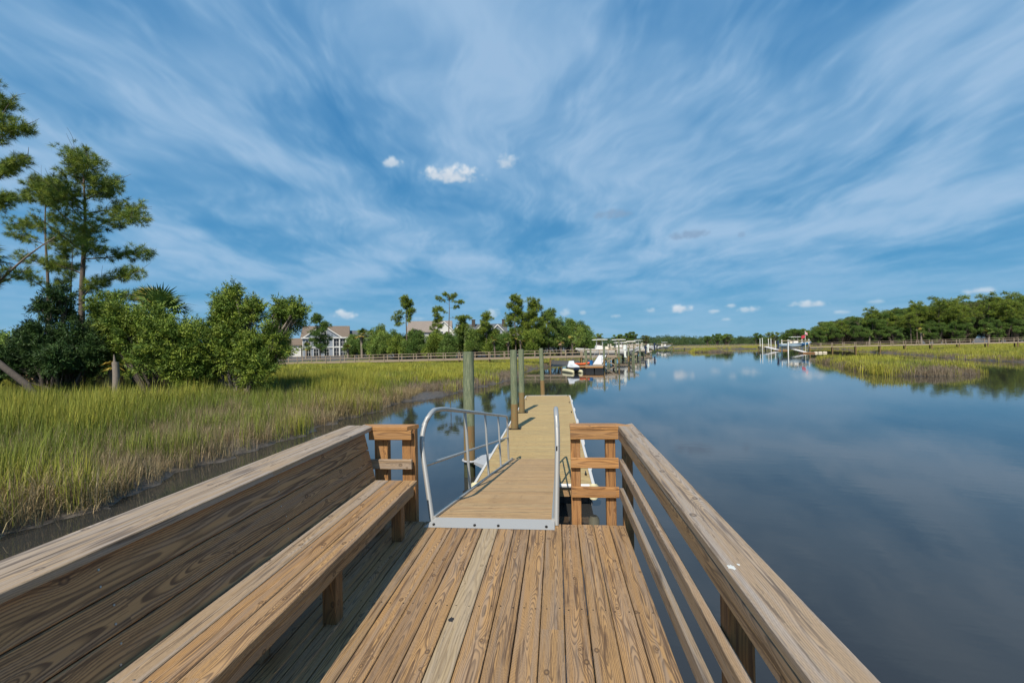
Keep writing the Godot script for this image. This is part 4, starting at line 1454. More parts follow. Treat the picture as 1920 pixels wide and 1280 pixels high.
# gabled block: ridge along x; z = 0 is the front wall, y = 0 the ground
func block(t: Node3D, x0: float, x1: float, depth: float, eave: float, ridge: float, wall: String, roof: String, over := 0.5, z0 := 0.0) -> void:
	var g := G.new()
	g.box(Vector3((x0 + x1) * 0.5, eave * 0.5 - 0.2, z0 - depth * 0.5), Vector3(x1 - x0, eave + 0.4, depth))
	for x in [x0, x1]:
		g.tri(Vector3(x, eave, z0), Vector3(x, eave, z0 - depth), Vector3(x, ridge - 0.15, z0 - depth * 0.5), Vector3(x - (x0 + x1) * 0.5, 0, 0))
	part("wall", g, M[wall], t)
	g = G.new()
	var slope := (ridge - eave) / (depth * 0.5)
	for s in [1.0, -1.0]:
		var ez: float = z0 - depth * 0.5 + s * (depth * 0.5 + over)
		var ey := eave - slope * over
		var a := Vector3(x0 - over, ey, ez)
		var b := Vector3(x1 + over, ey, ez)
		var c := Vector3(x1 + over, ridge, z0 - depth * 0.5)
		var d := Vector3(x0 - over, ridge, z0 - depth * 0.5)
		var up := Vector3(0, 0.18, 0)
		g.quad(a + up, b + up, c + up, d + up, Vector3(0, 1, s))
		g.quad(a, b, b + up, a + up, Vector3(0, 0, s))
		g.quad(a, d, d + up, a + up, Vector3(-1, 0, 0))
		g.quad(b, c, c + up, b + up, Vector3(1, 0, 0))
		g.quad(a, b, c, d, Vector3(0, -1, 0))
	part("roof", g, M[roof], t)


# gable that faces the water: a triangle of siding, its own roof and white rakes
func gable(t: Node3D, x: float, half: float, eave: float, apex: float, out: float, depth: float, wall: String, roof: String) -> void:
	var g := G.new()
	g.box(Vector3(x, eave * 0.5 - 0.2, out - depth * 0.5), Vector3(half * 2.0, eave + 0.4, depth))
	g.tri(Vector3(x - half, eave, out), Vector3(x + half, eave, out), Vector3(x, apex - 0.1, out), Vector3.BACK)
	part("wall", g, M[wall], t)
	g = G.new()
	var r := G.new()
	for s in [-1.0, 1.0]:
		var a := Vector3(x + s * (half + 0.4), eave - 0.4 * (apex - eave) / half, out + 0.35)
		var b := Vector3(x, apex, out + 0.35)
		var back := Vector3(0, 0, -depth - 0.35)
		var up := Vector3(0, 0.16, 0)
		g.quad(a + up, b + up, b + up + back, a + up + back, Vector3(s, 1, 0))
		g.quad(a, b, b + back, a + back, Vector3(-s, -1, 0))
		r.quad(a - up * 1.2, b - up * 1.2, b + up, a + up, Vector3.BACK)
		r.quad(a - up * 1.2, b - up * 1.2, b - up * 1.2 + Vector3(0, 0, -0.15), a - up * 1.2 + Vector3(0, 0, -0.15), Vector3.DOWN)
	part("roof", g, M[roof], t)
	part("rake_board", r, M.house_white, t)


func build_midground() -> void:
	var y := -0.75
	var t := thing("house", "white two-storey house with brown roof and front gable behind a pine", "house", Vector3(-66.2, y, -125), 0.42)
	block(t, -6.0, 6.1, 13.0, 5.7, 9.0, "house_white", "roof_brown")
	gable(t, -0.6, 5.2, 5.5, 9.1, 0.5, 5.0, "house_grey", "roof_brown")
	var g := G.new()
	g.box(Vector3(0, 5.45, 0.75), Vector3(12.6, 0.35, 0.5))
	g.box(Vector3(0, 2.75, 0.62), Vector3(12.3, 0.3, 0.3))
	part("band", g, M.house_white, t)
	for x in [2.2, 3.9, 5.7]:
		g = G.new()
		g.box(Vector3(x, 2.5, 0.7), Vector3(0.3, 5.6, 0.3))
		part("column", g, M.house_white, t)
	for x in [3.05, 4.8]:
		opening(t, x, 4.05, 1.35, 2.1, 0.51, "house_white", "house_screen")
		opening(t, x, 1.2, 1.3, 2.4, 0.51, "house_white", "house_screen")
	opening(t, -0.3, 6.6, 1.5, 1.3, 0.52)
	for x in [-4.4, -2.4, 0.4]:
		opening(t, x, 4.1, 1.2, 1.5, 0.52)
		opening(t, x, 1.3, 1.2, 2.0, 0.52)
	block(t, 6.6, 13.0, 8.0, 4.6, 7.6, "house_grey", "roof_slate", 0.4, -3.0)
	block(t, -10.5, -6.6, 8.0, 3.6, 5.4, "house_white", "roof_brown", 0.4, -2.0)
	for x in [8.0, 10.5]:
		opening(t, x, 3.0, 1.0, 1.5, -2.99)
	t = thing("house", "pale house with long tan roof and white gable behind the pines", "house", Vector3(-36.5, y, -132), 0.2)
	block(t, -7.2, 5.2, 12.0, 6.9, 10.2, "house_white", "roof_tan")
	gable(t, 3.4, 3.4, 6.6, 9.8, 1.2, 5.0, "house_white", "roof_tan")
	for x in [-5.5, -3.0, -0.6]:
		opening(t, x, 5.5, 1.1, 1.6, 0.01)
	opening(t, 2.6, 6.0, 1.0, 1.6, 1.21)
	opening(t, 4.4, 6.0, 1.0, 1.6, 1.21)
	t = thing("house", "grey-green house with slate roof and three small gables among the pines", "house", Vector3(-22, y, -130), 0.12)
	block(t, -6.8, 7.6, 11.0, 6.0, 8.8, "house_green", "roof_slate")
	gable(t, -5.0, 2.4, 6.6, 9.2, 1.0, 5.0, "house_green", "roof_slate")
	gable(t, 0.3, 1.9, 6.2, 8.2, 0.6, 4.5, "house_grey", "roof_slate")
	gable(t, 5.2, 2.3, 6.0, 8.4, 1.0, 5.0, "house_grey", "roof_slate")
	for q in [[-5.7, 1.01], [-4.3, 1.01], [0.3, 0.61], [4.5, 1.01], [5.9, 1.01]]:
		opening(t, q[0], 5.2, 0.95, 1.5, q[1])
		opening(t, q[0], 2.2, 0.95, 1.5, q[1])
	for x in [-2.0, 7.0]:
		g = G.new()
		g.box(Vector3(x, 9.0, -4.0), Vector3(1.0, 2.2, 0.9))
		g.box(Vector3(x, 10.15, -4.0), Vector3(1.2, 0.15, 1.1))
		part("chimney", g, M.dark_bark, t)
	t = thing("house", "low tan house at the right end of the row, half hidden by trees", "house", Vector3(-9.5, y, -134))
	block(t, -5.0, 5.0, 9.0, 5.2, 6.8, "house_white", "roof_tan")
	for x in [-3.2, -1.0, 1.4]:
		opening(t, x, 4.0, 1.0, 1.4, 0.01)
	# pines and cedars along the shore
	pine_tree("bushy pine standing before the white house", Vector3(-51.5, y, -95), 9.8, 0.17, Vector2.ZERO, random_limbs(9.8, 0.18, 26, 2.9, 0.9, 16), OAK, 2.0)
	var grp := "trees along the shore behind the left boardwalk"
	pine_tree("round-topped pine left of the tan roof", Vector3(-31.0, y, -92), 12.9, 0.2, Vector2(0.01, 0), random_limbs(12.9, 0.68, 12, 2.1, 0.9, 20) + [[8.5, Vector3(-2.6, 8.4, 0.3), 0.9, 34], [7.4, Vector3(-2.0, 7.2, 0.5), 0.8, 22], [7.9, Vector3(1.0, 8.0, 0.5), 0.7, 14]], PINE, 1.77, grp)
	pine_tree("tall sparse pine with flat open crown right of the tan roof", Vector3(-22.0, y, -92), 13.2, 0.19, Vector2(0.005, 0), [[12.6, Vector3(-0.8, 13.3, 0), 0.7, 24], [12.2, Vector3(1.6, 13.0, 0.5), 0.7, 24], [11.6, Vector3(3.1, 11.4, 0.3), 0.6, 30], [11.0, Vector3(-2.4, 12.6, 0.2), 0.7, 26], [10.2, Vector3(1.9, 10.6, -0.6), 0.6, 18], [9.2, Vector3(-1.6, 10.0, 0.4), 0.5, 14], [8.2, Vector3(3.6, 8.4, 0.2), 0.6, 26], [12.0, Vector3(0.2, 12.6, -1.6), 0.8, 20]], PINE, 1.56, grp)
	pine_tree("narrow pine against the gable of the tan-roofed house", Vector3(-24.8, y, -94), 11.0, 0.16, Vector2.ZERO, random_limbs(11.0, 0.35, 18, 1.5, 0.7, 14), PINE, 1.63, grp)
	pine_tree("pine with tufted top before the grey-green house", Vector3(-14.2, y, -92), 9.2, 0.16, Vector2.ZERO, random_limbs(9.2, 0.45, 14, 1.9, 0.8, 16), PINE, 1.70, grp)
	pine_tree("short bent pine before the slate roof", Vector3(-19.0, y, -93), 8.6, 0.16, Vector2(0.04, 0), random_limbs(8.6, 0.5, 12, 2.2, 0.9, 18), PINE, 1.70, grp)
	pine_tree("spire-topped pine at the left of the dense grove", Vector3(-8.2, y, -92), 12.4, 0.2, Vector2.ZERO, random_limbs(12.4, 0.3, 26, 2.5, 1.0, 20), PINE, 1.84, grp)
	pine_tree("tall pine in the middle of the dense grove", Vector3(-4.6, y, -93), 11.4, 0.2, Vector2.ZERO, random_limbs(11.4, 0.3, 26, 3.0, 1.1, 22), PINE, 1.90, grp)
	pine_tree("broad pine at the right of the dense grove", Vector3(-1.6, y, -95), 9.4, 0.2, Vector2.ZERO, random_limbs(9.4, 0.2, 24, 2.9, 1.1, 22), LIGHT, 1.90, grp)
	# rounded evergreens under them
	var i := 0
	for s in [[-76, -100, 5.0, 2.4], [-60.5, -96, 3.2, 1.4], [-46.6, -104, 5.0, 2.4], [-42, -105, 6.0, 2.8], [-38.5, -96, 6.4, 2.6], [-34.6, -95, 6.3, 2.5], [-31.5, -98, 6.0, 2.4], [-28.6, -94, 5.6, 2.2], [-26.5, -98, 5.3, 2.4], [-23.3, -95, 5.2, 2.0], [-20.6, -96, 6.6, 2.6], [-17.4, -97, 5.6, 2.2], [-14.4, -95, 6.2, 2.2], [-11.4, -97, 4.2, 1.9], [-9.4, -95, 4.0, 2.0], [-6.5, -96, 6.6, 2.6], [-3.0, -97, 7.4, 2.9], [0.4, -99, 7.6, 2.9], [2.8, -104, 8.2, 3.0], [4.6, -112, 8.0, 3.0], [6.6, -120, 7.4, 2.8], [8.2, -130, 6.8, 2.6], [9.6, -142, 6.0, 2.4], [-36.5, -93, 5.4, 2.6], [-33, -92, 4.6, 2.4], [-29.8, -92, 5.2, 2.4], [-25, -92, 5.0, 2.4], [-21.8, -91, 4.4, 2.2], [-17, -92, 5.4, 2.4], [-12.6, -93, 5.2, 2.3], [-10.5, -92, 4.8, 2.2], [-5, -91, 5.0, 2.4], [-40, -98, 5.2, 2.6], [-49, -106, 5.0, 2.4]]:
		var h: float = s[2]
		var w: float = s[3]
		var pal: Array = [OAK, CEDAR, OAK, LIGHT, CEDAR][i % 5]
		leafy_tree("shore_tree", "rounded evergreen tree on the shore behind the left boardwalk", "tree", Vector3(s[0], y, s[1]), break_up([[Vector3(0, h * 0.6, 0), Vector3(w * 0.75, h * 0.42, w * 0.75), 2.0], [Vector3(-w * 0.45, h * 0.4, 0.5), Vector3(w * 0.6, h * 0.36, w * 0.6), 1.2], [Vector3(w * 0.45, h * 0.42, 0.4), Vector3(w * 0.6, h * 0.34, w * 0.6), 1.2], [Vector3(0.1, h * 0.88, 0), Vector3(w * 0.3, h * 0.16, w * 0.3), 0.3]], 4, 0.55), 360, "bough", 0.62, pal, "dark_bark", 0.14, "rounded evergreens behind the left boardwalk", -0.2)
		i += 1
	var pg := "palmettos behind the left boardwalk"
	for s in [[-44.2, -100, 5.2, 1.7, "left of the twin palmettos right of the white house"], [-42.4, -100, 5.0, 1.6, "right of the twin palmettos right of the white house"], [-56.5, -98, 2.6, 1.3, "low palmetto before the left half of the white house"], [-46.6, -98, 2.2, 1.3, "low palmetto between the white house and the twin palmettos"], [-75, -97, 3.2, 1.4, "palmetto left of the white house"]]:
		palm_tree(s[4], Vector3(s[0], y, s[1]), s[2], s[3], 26, 1, pg, "grey_bark")
	for s in [[-12.2, -90, 3.4, 1.2, "first bare-trunked palmetto left of the dense grove"], [-9.4, -89, 3.2, 1.1, "second bare-trunked palmetto left of the dense grove"], [-6.9, -89, 3.4, 1.2, "bare-trunked palmetto at the left foot of the dense grove"], [1.0, -92, 3.0, 1.3, "palmetto at the right foot of the dense grove"], [3.4, -97, 3.2, 1.3, "palmetto farthest right along the shore behind the boardwalk"]]:
		palm_tree(s[4], Vector3(s[0], y, s[1]), s[2], s[3] * 0.85, 22, 1, pg, "bark")
	# boardwalk over the marsh
	boardwalk("wooden boardwalk on posts across the left marsh before the houses", Vector3(-50, -0.62, -72), Vector3(3.9, -0.16, -73), 1.5, -1.9)


func boardwalk(label: String, a: Vector3, b: Vector3, width: float, foot: float, pitch := 2.4) -> void:
	var t := thing("boardwalk", label, "boardwalk", Vector3(a.x, WATER, a.z))
	var off := -t.position
	var run := b - a
	var n := int(run.length() / pitch)
	var side := Vector3(run.z, 0, -run.x).normalized() * width * 0.5
	if side.z < 0:
		side = -side
	var g := G.new()
	g.bar(a + off, b + off, width, 0.05)
	part("deck", g, M.far_wood, t)
	for s in [-1.0, 1.0]:
		g = G.new()
		g.bar(a + off + side * s * 0.96 - Vector3(0, 0.15, 0), b + off + side * s * 0.96 - Vector3(0, 0.15, 0), 0.06, 0.24)
		part("stringer", g, M.far_wood, t)
		for y in [0.93, 0.5]:
			g = G.new()
			g.bar(a + off + side * s * 1.03 + Vector3(0, y, 0), b + off + side * s * 1.03 + Vector3(0, y, 0), 0.13 if y > 0.8 else 0.05, 0.05 if y > 0.8 else 0.1)
			part("rail", g, M.far_wood, t)
		for i in n + 1:
			var p: Vector3 = a + run * (float(i) / n) + off + side * s * 1.08
			g = G.new()
			g.bar(p - Vector3(0, 0.3, 0), p + Vector3(0, 0.93, 0), 0.1, 0.1)
			part("post", g, M.far_wood, t)
			if i % 2 == 0:
				g = G.new()
				var q: Vector3 = p - side * s * 0.25
				g.tube([Vector3(q.x, foot + off.y - 0.6, q.z), Vector3(q.x, p.y - 0.28, q.z)], [0.13, 0.13], 8)
				part("pile", g, M.pile_stain, t)


# ---------------------------------------------------------------- boats and docks
# bow towards +x, keel at y = 0
func boat(label: String, at: Vector3, turn: float, length: float, hull: String, bow: String, engine: String, top := true, group := "") -> Node3D:
	var t := thing("motor_boat", label, "boat", at, turn, group)
	var beam := length * 0.15
	var h := length * 0.13
	var rings := []
	var gun := [[], []]
	for i in 15:
		var s := i / 14.0
		var b := beam * (1.0 - pow(maxf(0.0, s - 0.4) / 0.6, 2.3)) + 0.02
		var x := (s - 0.5) * length
		var gy := h * (0.86 + 0.42 * s * s)
		var ky := h * 0.95 * pow(maxf(0.0, s - 0.55) / 0.45, 2.2)
		var cy := lerpf(ky, gy, 0.36)
		rings.append([Vector3(x, gy, b), Vector3(x, lerpf(cy, gy, 0.5), b * 0.97), Vector3(x, cy, b * 0.86), Vector3(x, ky, 0), Vector3(x, cy, -b * 0.86), Vector3(x, lerpf(cy, gy, 0.5), -b * 0.97), Vector3(x, gy, -b)])
		gun[0].append(Vector3(x, gy, b))
		gun[1].append(Vector3(x, gy, -b))
	var g := G.new()
	g.loft(rings.slice(0, 10))
	var s0: Array = rings[0]
	for j in range(1, 6):
		g.tri(s0[0], s0[j], s0[j + 1], Vector3.LEFT)
	part("hull", g, M[hull], t)
	g = G.new()
	g.loft(rings.slice(9))
	part("bow", g, M[bow], t)
	g = G.new()
	for s in gun:
		g.tube(s, same(0.05, 15), 6)
	part("gunwale", g, M.boat_white, t)
	g = G.new()
	for i in 14:
		var d := Vector3(0, -0.22 if i < 11 else -0.02, 0)
		g.quad(gun[0][i] + d, gun[1][i] + d, gun[1][i + 1] + d, gun[0][i + 1] + d, Vector3.UP)
	part("deck", g, M.boat_white, t)
	var dy := h * 0.8
	g = G.new()
	g.loft([[Vector3(-0.7, dy, 0.45), Vector3(0.75, dy, 0.45), Vector3(0.45, dy + 0.95, 0.38), Vector3(-0.45, dy + 0.85, 0.38)], [Vector3(-0.7, dy, -0.45), Vector3(0.75, dy, -0.45), Vector3(0.45, dy + 0.95, -0.38), Vector3(-0.45, dy + 0.85, -0.38)]], Color.WHITE, true, true)
	var con := part("console", g, M.boat_white, t)
	g = G.new()
	g.quad(Vector3(0.47, dy + 0.95, 0.38), Vector3(0.47, dy + 0.95, -0.38), Vector3(0.2, dy + 1.4, -0.34), Vector3(0.2, dy + 1.4, 0.34), Vector3.RIGHT)
	part("windscreen", g, M.dark_glass, con)
	g = G.new()
	g.box(Vector3(-1.25, dy + 0.35, 0), Vector3(0.55, 0.7, 0.9))
	g.box(Vector3(-1.5, dy + 0.85, 0), Vector3(0.12, 0.5, 0.9))
	part("seat", g, M.boat_cream, t)
	if top:
		g = G.new()
		var q := []
		for i in 9:
			var s := i / 8.0
			var hw := 0.95 * (1.0 - 0.25 * pow(absf(s - 0.5) * 2.0, 4.0))
			var x := lerpf(-1.35, 1.2, s)
			var yy := dy + 1.8 + 0.05 * sin(s * PI)
			q.append([Vector3(x, yy, hw), Vector3(x, yy + 0.09, hw * 0.9), Vector3(x, yy + 0.09, -hw * 0.9), Vector3(x, yy, -hw)])
		g.loft(q, Color.WHITE, true, true)
		var tt := part("t_top", g, M.boat_cream if hull == "boat_cream" else M.boat_white, t)
		for sx in [-0.55, 0.6]:
			for sz in [-0.45, 0.45]:
				g = G.new()
				pipe(g, [Vector3(sx, dy - 0.05, sz), Vector3(sx * 0.8 - 0.1, dy + 1.83, sz * 1.25)], 0.035, 6)
				part("leg", g, M.boat_white, tt)
	g = G.new()
	var ex := -length * 0.5 - 0.32
	g.tube([Vector3(ex, h * 0.85, 0), Vector3(ex, h * 0.85 + 0.12, 0), Vector3(ex - 0.02, h + 0.45, 0), Vector3(ex + 0.02, h + 0.68, 0), Vector3(ex + 0.02, h + 0.74, 0)], [0.16, 0.3, 0.33, 0.24, 0.08], 10)
	var m := part("outboard_engine", g, M[engine], t)
	g = G.new()
	g.loft([[Vector3(ex - 0.2, h * 0.85, 0.11), Vector3(ex + 0.18, h * 0.85, 0.11), Vector3(ex + 0.18, h * 0.85, -0.11), Vector3(ex - 0.2, h * 0.85, -0.11)], [Vector3(ex - 0.16, -0.25, 0.07), Vector3(ex + 0.16, -0.25, 0.07), Vector3(ex + 0.16, -0.25, -0.07), Vector3(ex - 0.16, -0.25, -0.07)]], Color.WHITE, true, true)
	g.tube([Vector3(ex + 0.32, -0.32, 0), Vector3(ex + 0.2, -0.32, 0), Vector3(ex - 0.2, -0.32, 0), Vector3(ex - 0.34, -0.32, 0)], [0.02, 0.09, 0.09, 0.05], 8)
	for i in 3:
		var a := i / 3.0 * TAU
		g.tri(Vector3(ex - 0.3, -0.32, 0), Vector3(ex - 0.36, -0.32 + sin(a) * 0.2, cos(a) * 0.2), Vector3(ex - 0.28, -0.32 + sin(a + 0.7) * 0.19, cos(a + 0.7) * 0.19), Vector3.LEFT)
	part("lower_unit", g, M[engine], m)
	return t


func lift(label: String, at: Vector3, turn: float, length: float, width: float, beam_y: float, top: float, group := "", pole := "pile_wood") -> void:
	var t := thing("boat_lift", label, "boat lift", Vector3(at.x, WATER, at.z), turn, group)
	for sx in [-1, 1]:
		for sz in [-1, 1]:
			var g := G.new()
			var x: float = sx * length * 0.32
			var z: float = sz * width * 0.5
			g.tube([Vector3(x, -1.5, z), Vector3(x, top - WATER, z)], [0.15, 0.13], 9)
			part("pile", g, M[pole], t)
		var g := G.new()
		g.bar(Vector3(sx * length * 0.32, beam_y - WATER - 0.14, -width * 0.5), Vector3(sx * length * 0.32, beam_y - WATER - 0.14, width * 0.5), 0.16, 0.22)
		part("cradle_beam", g, M.aluminium, t)
	for sz in [-1, 1]:
		var g := G.new()
		g.bar(Vector3(-length * 0.36, top - WATER - 0.35, sz * width * 0.5 + 0.16), Vector3(length * 0.36, top - WATER - 0.35, sz * width * 0.5 + 0.16), 0.12, 0.2)
		part("top_beam", g, M.far_wood, t)


func pier(label: String, a: Vector3, b: Vector3, rail := true) -> Node3D:
	# a fixed pierhead: a = near left corner of the deck top, b = far right corner
	var t := thing("pierhead", label, "pier", Vector3((a.x + b.x) * 0.5, WATER, (a.z + b.z) * 0.5))
	var o := -t.position
	var g := G.new()
	g.box((a + b) * 0.5 + o - Vector3(0, 0.04, 0), Vector3(absf(b.x - a.x), 0.08, absf(b.z - a.z)))
	part("deck", g, M.far_wood, t)
	for z in [a.z, b.z]:
		g = G.new()
		g.box(Vector3((a.x + b.x) * 0.5, a.y - 0.21, z) + o, Vector3(absf(b.x - a.x) - 0.1, 0.26, 0.08))
		part("rim_beam", g, M.far_wood, t)
	for x in [a.x + 0.2, (a.x + b.x) * 0.5, b.x - 0.2]:
		for z in [a.z - 0.25, b.z + 0.25]:
			g = G.new()
			g.tube([Vector3(x, -3.3, z) + o, Vector3(x, a.y - 0.085, z) + o], [0.15, 0.14], 10)
			part("pile", g, M.pile_wood if z == a.z - 0.25 else M.pile_stain, t)
	for s in [0, 1]:
		g = G.new()
		var x0 := (a.x + b.x) * 0.5 + 0.15
		var x1 := b.x - 0.35
		g.bar(Vector3(x0, -1.7 if s else a.y - 0.3, a.z - 0.1 + s * 0.08) + o, Vector3(x1, a.y - 0.3 if s else -1.7, a.z - 0.1 + s * 0.08) + o, 0.05, 0.16)
		part("cross_brace", g, M.far_wood, t)
	if rail:
		for y in [0.95, 0.5]:
			g = G.new()
			g.bar(Vector3(a.x, a.y + y, a.z) + o, Vector3(b.x, a.y + y, a.z) + o, 0.1, 0.06)
			part("rail", g, M.far_wood, t)
		for i in 5:
			g = G.new()
			var x := lerpf(a.x + 0.06, b.x - 0.06, i / 4.0)
			g.bar(Vector3(x, a.y - 0.3, a.z + 0.06) + o, Vector3(x, a.y + 0.92, a.z + 0.06) + o, 0.1, 0.1)
			part("post", g, M.far_wood, t)
	return t


func ramp(label: String, a: Vector3, b: Vector3, w: float) -> void:
	var t := thing("boarding_ramp", label, "ramp", a)
	var g := G.new()
	g.bar(Vector3.ZERO, b - a, w, 0.08)
	part("walkway", g, M.ramp_white, t)
	var side := (b - a).cross(Vector3.UP).normalized() * w * 0.5
	for s in [-1.0, 1.0]:
		g = G.new()
		var up := Vector3(0, 0.95, 0)
		pipe(g, arc([side * s, side * s + up, side * s + up + (b - a), side * s + (b - a)], 0.15, 4), 0.03, 6)
		pipe(g, [side * s + up * 0.5, side * s + up * 0.5 + (b - a)], 0.02, 6)
		part("handrail", g, M.aluminium, t)


func raft(label: String, at: Vector3, size: Vector3, turn := 0.0) -> Node3D:
	var t := thing("small_float", label, "floating dock", at, turn)
	var g := G.new()
	g.box(Vector3(0, size.y - 0.03, 0), Vector3(size.x, 0.06, size.z))
	part("deck", g, M.far_wood, t)
	g = G.new()
	g.box(Vector3(0, size.y - 0.15, 0), Vector3(size.x - 0.02, 0.18, size.z - 0.02))
	part("frame", g, wood["fresh"][0], t)
	var n := int(size.z / 0.9)
	for i in n:
		for x in [-1, 1]:
			g = G.new()
			g.box(Vector3(x * size.x * 0.25, (size.y - 0.24) * 0.5 - 0.1, (i + 0.5 - n * 0.5) * size.z / n), Vector3(size.x * 0.44, size.y - 0.02, size.z / n * 0.8))
			part("float_drum", g, M.black_plastic, t)
	return t


func build_neighbour_dock() -> void:
	pier("timber pierhead with cross braces at the end of the left boardwalk", Vector3(4.0, -0.2, -72), Vector3(9.4, -0.2, -75.5))
	raft("small float with black drums below the white ramp", Vector3(5.0, WATER, -60.2), Vector3(2.2, 0.72, 6.0), -0.12)
	ramp("white ramp leading down from the pierhead to the small float", Vector3(7.1, -0.15, -71.8), Vector3(5.4, -1.06, -61.5), 1.2)
	var grp := "piles beside the small float"
	for s in [[3.75, -58.6, 0.85], [6.4, -62.5, 1.15], [4.9, -66.5, 1.0]]:
		pile("mooring_pile", "greenish pile standing beside the small float under the pierhead", grp, s[0], s[1], 0.13, s[2], Vector2.ZERO)
	pile("mooring_pile", "tall brown pile in front of the pierhead's right corner", "", 9.6, -71.5, 0.12, 2.0, Vector2.ZERO)
	pile("mooring_pile", "slim green-brown pile right of the hanging white engine", "", 11.9, -77.0, 0.14, 0.9, Vector2.ZERO)
	# jet ski under its cover on a cream floating cradle
	var t := thing("jet_ski_cradle", "cream plastic floating cradle under the covered jet ski", "floating cradle", Vector3(1.9, WATER, -56.2), 0.35)
	for s in [-0.55, 0.55]:
		var g := G.new()
		g.tube([Vector3(s, 0.12, 1.7), Vector3(s, 0.16, 1.5), Vector3(s * 0.9, 0.2, 0.2), Vector3(s * 0.9, 0.2, -1.6), Vector3(s * 0.9, 0.2, -1.75)], [0.12, 0.22, 0.24, 0.24, 0.1], 10)
		part("pontoon", g, M.cream_plastic, t)
	var g := G.new()
	g.box(Vector3(0, 0.26, -0.3), Vector3(1.0, 0.16, 2.6))
	part("cross_deck", g, M.black_plastic, t)
	t = thing("jet_ski", "jet ski under a pale grey cover at the edge of the marsh", "jet ski", Vector3(1.9, WATER + 0.34, -56.2), 0.35)
	g = G.new()
	g.loft([[Vector3(-0.42, 0.3, 1.35), Vector3(-0.3, 0.05, 1.3), Vector3(0.3, 0.05, 1.3), Vector3(0.42, 0.3, 1.35)], [Vector3(-0.58, 0.36, 0.2), Vector3(-0.42, 0.0, 0.2), Vector3(0.42, 0.0, 0.2), Vector3(0.58, 0.36, 0.2)], [Vector3(-0.36, 0.46, -1.0), Vector3(-0.2, 0.1, -1.0), Vector3(0.2, 0.1, -1.0), Vector3(0.36, 0.46, -1.0)], [Vector3(-0.05, 0.55, -1.5), Vector3(-0.03, 0.4, -1.45), Vector3(0.03, 0.4, -1.45), Vector3(0.05, 0.55, -1.5)]], Color.WHITE, true, true)
	part("hull", g, M.boat_navy, t)
	g = G.new()
	var rings := []
	for s in [[1.34, 0.40, 0.44, 0.36], [1.1, 0.46, 0.55, 0.34], [0.5, 0.56, 0.68, 0.3], [0.05, 0.57, 0.78, 0.26], [-0.2, 0.52, 1.06, 0.3], [-0.42, 0.48, 1.08, 0.28], [-0.7, 0.42, 0.82, 0.24], [-1.35, 0.18, 0.56, 0.1]]:
		rings.append([Vector3(-s[1], 0.33, s[0]), Vector3(-s[3], s[2], s[0]), Vector3(s[3], s[2], s[0]), Vector3(s[1], 0.33, s[0])])
	g.loft(rings, Color.WHITE, true, true)
	part("cover", g, M.cover_cloth, t)
	t = thing("kayak", "orange kayak beside the covered jet ski", "kayak", Vector3(3.0, WATER + 0.75, -58.4), 0.5)
	g = G.new()
	rings = []
	for i in 9:
		var s := i / 8.0
		var w := 0.36 * pow(sin(clampf(s, 0.02, 0.98) * PI), 0.6)
		var x := lerpf(-1.35, 1.35, s)
		var up := 0.12 * pow(absf(s - 0.5) * 2.0, 3.0)
		rings.append([Vector3(x, 0.2 + up, w), Vector3(x, 0.3 + up, w * 0.5), Vector3(x, 0.3 + up, -w * 0.5), Vector3(x, 0.2 + up, -w), Vector3(x, up, -w * 0.4), Vector3(x, up, w * 0.4)])
	g.loft(rings, Color.WHITE, true, true)
	part("hull", g, M.kayak_orange, t)
	g = G.new()
	g.box(Vector3(0, 0.3, 0), Vector3(0.8, 0.03, 0.34))
	part("seat_well", g, M.black_plastic, t)
	raft("narrow float that carries the orange kayak", Vector3(3.0, WATER, -58.8), Vector3(2.0, 0.75, 1.6), 0.1)
	t = thing("barrel", "blue plastic barrel on the small float beside the ramp", "barrel", Vector3(4.35, WATER + 0.72, -59.4))
	g = G.new()
	g.tube([Vector3(0, 0, 0), Vector3(0, 0.05, 0), Vector3(0, 0.3, 0), Vector3(0, 0.55, 0), Vector3(0, 0.62, 0)], [0.26, 0.3, 0.33, 0.3, 0.24], 14)
	part("drum", g, M.barrel_blue, t)
	g = G.new()
	g.tube([Vector3(0.1, 0.62, 0), Vector3(0.1, 0.66, 0)], [0.05, 0.05], 8)
	part("lid", g, M.black_plastic, t)
	boat("cream boat with wide flat top on the lift behind the pierhead", Vector3(7.3, -0.35, -79), PI, 8.0, "boat_white", "boat_white", "engine_white")
	lift("timber boat lift that holds the cream boat behind the pierhead", Vector3(7.3, 0, -79), 0, 8.0, 3.2, -0.36, 0.95)
	boat("white boat with raised bow right of the pierhead", Vector3(13.0, -0.75, -94), -0.15, 7.0, "boat_white", "boat_white", "engine_white")
	lift("boat lift that holds the white boat with raised bow", Vector3(13.0, 0, -94), -0.15, 7.0, 3.2, -0.76, 0.9)
	pier("low dark pierhead behind the white boat with raised bow", Vector3(12.0, -0.5, -98), Vector3(17.0, -0.5, -102), false)
	boat("low pale boat third along the left shore", Vector3(17.5, -0.6, -112), PI, 7.0, "boat_cream", "boat_cream", "boat_navy")
	lift("boat lift that holds the third boat along the left shore", Vector3(17.5, 0, -112), 0, 7.0, 3.2, -0.61, 1.4)


